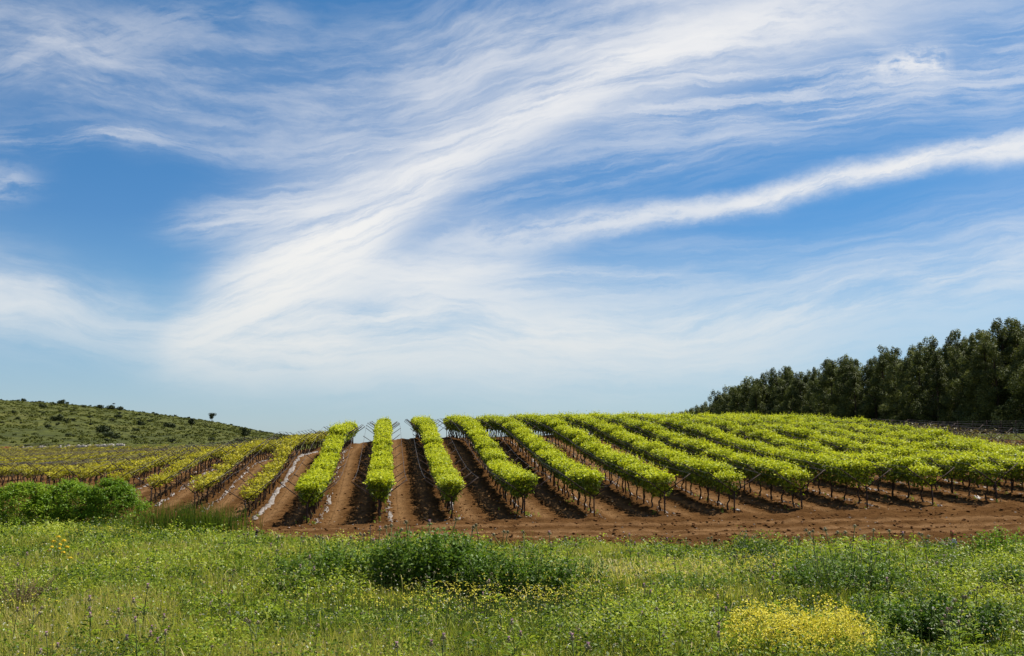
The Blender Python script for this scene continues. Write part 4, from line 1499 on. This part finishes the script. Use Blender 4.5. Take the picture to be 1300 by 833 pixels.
GR = "dark green leafy shrubs in the meadow"
leafy_shrub("shrub", "tallest dark green shrub in the middle of the meadow", "shrub", 545, 756, 172, 668, M_SHRUB, 0.12, 7000, 0.55, 0.5, 40, 0.24, None, GR, 11, 0.50)
leafy_shrub("shrub", "dark leafy shrub just left of the tallest middle shrub", "shrub", 415, 750, 150, 690, M_SHRUB, 0.095, 4200, 0.6, 0.5, 20, 0.22, None, GR, 12, 0.52)
leafy_shrub("shrub", "dark leafy shrub just right of the tallest middle shrub", "shrub", 655, 764, 165, 688, M_SHRUB, 0.10, 5200, 0.6, 0.5, 22, 0.22, None, GR, 13, 0.48)
leafy_shrub("shrub", "small bright shrub at the right end of the middle clump", "shrub", 745, 752, 80, 702, M_SHRUB, 0.085, 1100, 0.6, 0.5, 14, 0.2, None, GR, 14, 0.6)
leafy_shrub("shrub", "low green shrub topped by thistle shoots left of the pipe stub", "shrub", 1085, 768, 165, 693, M_SHRUB, 0.085, 3200, 0.7, 0.5, 40, 0.35, None, GR, 15, 0.50)
leafy_shrub("shrub", "low broad shrub between the middle clump and the thistle-topped shrub", "shrub", 880, 772, 120, 722, M_SHRUB, 0.075, 1500, 0.7, 0.5, 14, 0.2, None, GR, 16, 0.62)
leafy_shrub("shrub", "glossy dark shrub in the near right corner", "shrub", 1225, 826, 175, 752, M_SHRUB, 0.085, 3600, 0.7, 0.5, 18, 0.15, None, GR, 17, 0.32)
leafy_shrub("shrub", "dark green shrub at the right picture edge above the near corner shrub", "shrub", 1292, 768, 80, 712, M_SHRUB, 0.08, 1500, 0.7, 0.5, 16, 0.2, None, GR, 18, 0.38)
leafy_shrub("shrub", "bright green shrub at the right end of the tilled headland", "shrub", 1284, 716, 78, 666, M_SHRUB_L, 0.085, 1700, 0.7, 0.6, 18, 0.25, None, GR, 19, 0.6)
leafy_shrub("shrub", "low green shrub behind the mustard clump in front of the thistle-topped shrub", "shrub", 1130, 806, 130, 752, M_SHRUB, 0.075, 2000, 0.7, 0.5, 14, 0.15, None, GR, 26, 0.42)
GF = "feathery bushes at the left end of the meadow"
leafy_shrub("bush", "feathery bright green bush at the left picture edge", "bush", 5, 668, 150, 613, M_SHRUB_L, 0.11, 13000, 0.6, 0.5, 30, 0.2, 47, GF, 21, 0.68, 0.04, None, True)
leafy_shrub("bush", "feathery bright green bush between the other two left bushes", "bush", 72, 667, 130, 612, M_SHRUB_L, 0.11, 13000, 0.6, 0.5, 30, 0.2, 47.6, GF, 22, 0.62, 0.04, None, True)
leafy_shrub("bush", "feathery green bush nearest the vine rows on the left", "bush", 130, 667, 112, 614, M_SHRUB_L, 0.11, 11000, 0.6, 0.5, 30, 0.2, 47.2, GF, 23, 0.50, 0.04, None, True)

for q, (px, py, w, top) in enumerate([(205, 748, 70, 716), (120, 762, 75, 730), (300, 735, 70, 706), (355, 758, 60, 728), (845, 722, 75, 692), (960, 705, 70, 682), (1180, 762, 80, 728), (1000, 772, 70, 742), (1120, 718, 60, 690),
                                      (435, 812, 75, 785), (700, 716, 70, 690), (1240, 742, 70, 708), (165, 806, 85, 772), (60, 716, 70, 690), (250, 722, 60, 700), (905, 812, 80, 782), (790, 800, 70, 776), (330, 800, 75, 770)]):
    leafy_shrub("weed_clump", "knee-high clump of leafy green weeds in the meadow", "weeds", px, py, w, top, M_WEED, 0.085, 800, 0.7, 0.5, 8, 0.12, None, "leafy weed clumps in the meadow", 140 + q, 0.30 + 0.22 * (q % 3) / 2)

# mustard clumps: a leafy plant with its flower heads
for px, py, w, top, n, label, seed in [(1030, 860, 190, 779, 1700, "large clump of yellow mustard in the near right corner", 31), (972, 748, 95, 716, 160, "small faded clump of yellow mustard beside the low shrubs", 32)]:
    t, (x, cy, z0, rx, ry, h) = leafy_shrub("mustard_clump", label, "mustard", px, py, w, top, M_WEED, 0.055, 1900 if n > 300 else 900, 0.7, 0.4, 36, 0.2, None, None, seed, 0.6)
    g = np.random.default_rng(seed)
    G = Geo()
    a = g.uniform(0, 6.28, n)
    d = g.uniform(0, 1, n) ** 0.5
    lump = 0.7 + 0.6 * vnoise(np.cos(a) * d * 3 + 5, np.sin(a) * d * 3, seed)
    d = d * g.uniform(0.8, 1.15, n)
    C = np.stack([np.cos(a) * rx * d, np.sin(a) * ry * d, h * (0.30 + 0.62 * np.sqrt(np.maximum(0.02, 1 - d * d * 0.7))) * lump * g.uniform(0.65, 1.12, n)], 1)
    C = np.repeat(C, 4, 0) + g.normal(size=(n * 4, 3)) * 0.022
    G.leaves(C, g.normal(size=(n * 4, 3)) * 0.6 + (0, -0.4, 0.7), g.uniform(0.020, 0.036, n * 4), g.uniform(0, 1, n * 4), 0, 0.95, None, g)
    link("flowers", G.build("flowers", [M_YELLOW]), t)

# giant fennel with round golden umbels at the left
yf = 29.0
xf = at(72, 700, yf)[0]
t = thing("fennel", "tall fennel with round golden flower heads in front of the feathery bushes", "fennel", (xf, yf, gz(xf, yf)))
S_, g = Geo(), np.random.default_rng(8)
for px, py in [(74, 682), (81, 687), (68, 688), (76, 692), (85, 695), (66, 695), (80, 702), (62, 700), (89, 709), (62, 714), (75, 697)]:
    y = yf + g.uniform(-0.3, 0.3)
    e = np.array(at(px, py, y)) - np.array(t.location)
    S_.tube([(e[0] * 0.35, 0, 0), (e[0] * 0.6, e[1] * 0.5, e[2] * 0.55), e], [0.014, 0.010, 0.006], 5)
    u = Geo()
    m = 70
    v = g.normal(size=(m, 3))
    v[:, 2] = np.abs(v[:, 2])
    v /= np.linalg.norm(v, axis=1)[:, None]
    u.leaves(e + v * 0.055 * np.array([1, 1, 0.7]), v, 0.034, g.uniform(0, 1, m), 0, 0.95, None, g)
    link("flower_head", u.build("flower_head", [M_GOLD]), t)
link("stems", S_.build("stems", [M_STEM], True), t)
lv = Geo()
m = 260
C = g.normal(size=(m, 3)) * (0.22, 0.2, 0.16) + (0, 0, 0.28)
lv.leaves(C, g.normal(size=(m, 3)) + (0, 0, 0.5), 0.12, np.clip(0.5 + 0.2 * g.normal(size=m), 0, 1), 0, 0.18, g.normal(size=(m, 3)) + (0, 0, 0.8), g)
link("leaves", lv.build("leaves", [M_WEED]), t)

# dark rushes beside the left end of the rows, and dry twigs at the left edge
for px, py, w, hgt, label, seed, n in [(225, 684, 1.9, 1.25, "dark tuft of tall rushes nearest the feathery bushes", 51, 900), (268, 687, 1.5, 1.10, "dark tuft of tall rushes nearest the tilled soil", 52, 650)]:
    g = np.random.default_rng(seed)
    y = 42.0
    x = at(px, py, y)[0]
    org = (x, y, gz(x, y))
    X, Y = x + g.normal(size=n) * w * 0.45, y + g.normal(size=n) * 0.35
    me = blades("rush_tuft", X, Y, hgt * g.uniform(0.5, 1.2, n), np.full(n, 0.022), 0.12 + 0.1 * g.normal(size=n), M_GRASS, "", 0.18, g=g, origin=org)
    tag(link("rush_tuft", me, None, org), label, "rushes", "tufts of rushes by the left rows")
g = np.random.default_rng(81)
xt, yt = at(25, 775, 19.5)[0], 19.5
t = thing("twiggy_bush", "dry brown twiggy bush in the grass at the left picture edge", "bush", (xt, yt, gz(xt, yt)))
tw = Geo()
for i in range(46):
    a, q = g.uniform(0, 6.28), g.uniform(0.35, 0.8)
    d = np.array([math.cos(a) * g.uniform(0.15, 0.75), math.sin(a) * 0.4, q])
    tw.tube([(0, 0, 0), d * 0.5 + (0, 0, 0.05), d], [0.008, 0.006, 0.003], 4)
    for j in range(4):
        s0 = d * g.uniform(0.4, 0.9)
        tw.tube([s0, s0 + g.normal(size=3) * 0.10 + (0, 0, 0.07)], [0.004, 0.002], 3)
link("twigs", tw.build("twigs", [M_TWIG]), t)
lv = Geo()
C = g.normal(size=(220, 3)) * (0.32, 0.22, 0.17) + (0, 0, 0.42)
lv.leaves(C, g.normal(size=(220, 3)), 0.035, 0.9, 0, 0.5, None, g)
link("leaves", lv.build("leaves", [M_GRASS]), t)

# weeds at the foot of the rows
kk = g5.integers(-2, 13, 150)
yy = np.array([front_y(int(q)) for q in kk]) + g5.exponential(7.0, 150) - 0.6
X = row_x(kk, yy) + g5.normal(size=150) * 0.3
stuff("row_weeds", weed_mesh("row_weeds", X, yy, g5.uniform(0.06, 0.22, 150), np.full(150, 0.07), 18, M_WEED, np.full(150, 0.6), g5), "little green weeds at the foot of the vine rows", "weeds")

# ----------------------------------------------------------------- stakes and the pipe stub at the edge of the soil
for px, py0, py1, r, label, lean in [(325, 690, 674, 0.045, "short thick black stake in the grass before the left rows", 0.02), (470, 690, 667, 0.018, "thin dark stake in the grass before the central row", 0.0),
                                     (596, 692, 672, 0.018, "thin leaning stake behind the tallest middle shrub", 0.10)]:
    y = 35.3 if px > 400 else 36.4
    x, _, z1 = at(px, py1, y)
    z0 = gz(x, y)
    h = max(z1 - z0, 0.3)
    G = Geo()
    G.tube([(0, 0, -0.15), (lean * 0.5, 0, h * 0.5), (lean, 0.01, h)], [r * 1.1, r, r * 0.9], 8)
    G.tube([(lean, 0.01, h - 0.02), (lean + r * 0.8, 0.0, h + 0.012)], [r * 1.25, r * 1.15], 8)
    tag(link("stake", G.build("stake", [M_STEEL], True), None, (x, y, z0)), label, "stake")

yv = 35.2
xv, _, _ = at(1206, 697, yv)
zv = gz(xv, yv)
t = thing("pipe_stub", "grey capped irrigation pipe stub with bent pale stalks at the soil edge", "pipe", (xv, yv, zv))
M_GREY = plain_material("grey_plastic", [(0.3, (0.16, 0.19, 0.21)), (0.7, (0.27, 0.30, 0.33))], 6, 0.45, 0.5, 0.05)
M_DARK = plain_material("black_pipe", [(0.3, (0.012, 0.012, 0.013)), (0.7, (0.03, 0.03, 0.032))], 6, 0.5, 0.4, 0.05)
M_RUST = plain_material("rust_red_plate", [(0.3, (0.20, 0.07, 0.035)), (0.7, (0.30, 0.12, 0.06))], 8, 0.85, 0.1, 0.2)
M_STRAW = plain_material("pale_stalk", [(0.3, (0.30, 0.28, 0.22)), (0.7, (0.58, 0.56, 0.50))], 10, 0.7, 0.2, 0.1)
G = Geo()
G.tube([(0.1, 0, -0.1), (0.1, 0, 0.28), (0.1, 0, 0.34)], [0.09, 0.09, 0.10], 12)
G.tube([(0.1, 0, 0.1), (-0.05, -0.02, 0.16), (-0.2, -0.03, 0.02)], [0.05, 0.05, 0.045], 8)
link("pipe", G.build("pipe", [M_DARK], True), t)
G = Geo()
zz = np.linspace(0, 1, 7)
G.tube(np.stack([0.14 + 0 * zz, -0.02 + 0 * zz, 0.30 + 0.19 * zz], 1), 0.085 * np.sqrt(np.clip(1.02 - zz ** 2.4, 0.02, 1)), 12)
link("cap", G.build("cap", [M_GREY], True), t)
G = Geo()
g = np.random.default_rng(91)
for i in range(24):
    a = np.array([-0.12 + g.normal() * 0.13, -0.12 + g.normal() * 0.06, 0.02])
    e = np.array([a[0] - g.uniform(-0.05, 0.35), a[1] - 0.12 + g.normal() * 0.08, g.uniform(0.15, 0.55)])
    G.tube([a, (a + e) / 2 + (0, 0, 0.12), e], [0.013, 0.012, 0.007], 5)
link("stalks", G.build("stalks", [M_STRAW], True), t)
G = Geo()
G.box((0.10, 0.05, 0.0), (0.125, 0.075, 0.55))
G.box((0.05, 0.028, 0.52), (0.17, 0.047, 0.72))
link("plate", G.build("plate", [M_RUST]), t)

# a bird over the hill
xb, yb, zb = at(144.5, 513, 170)
G = Geo()
G.tube([(-0.28, 0, 0), (-0.1, 0, 0.02), (0.1, 0, 0.02), (0.26, 0, 0.04)], [0.02, 0.07, 0.07, 0.02], 6)
for s in (-1, 1):
    G.add([(0.10, 0, 0.04), (-0.12, 0, 0.04), (-0.10, s * 0.28, 0.13), (0.08, s * 0.30, 0.14), (-0.14, s * 0.62, 0.08)], [(0, 3, 2, 1)], [(3, 4, 2)])
tag(link("bird", G.build("bird", [M_DARK]), None, (xb, yb, zb), 0.5), "tiny dark bird flying above the far hill", "bird")
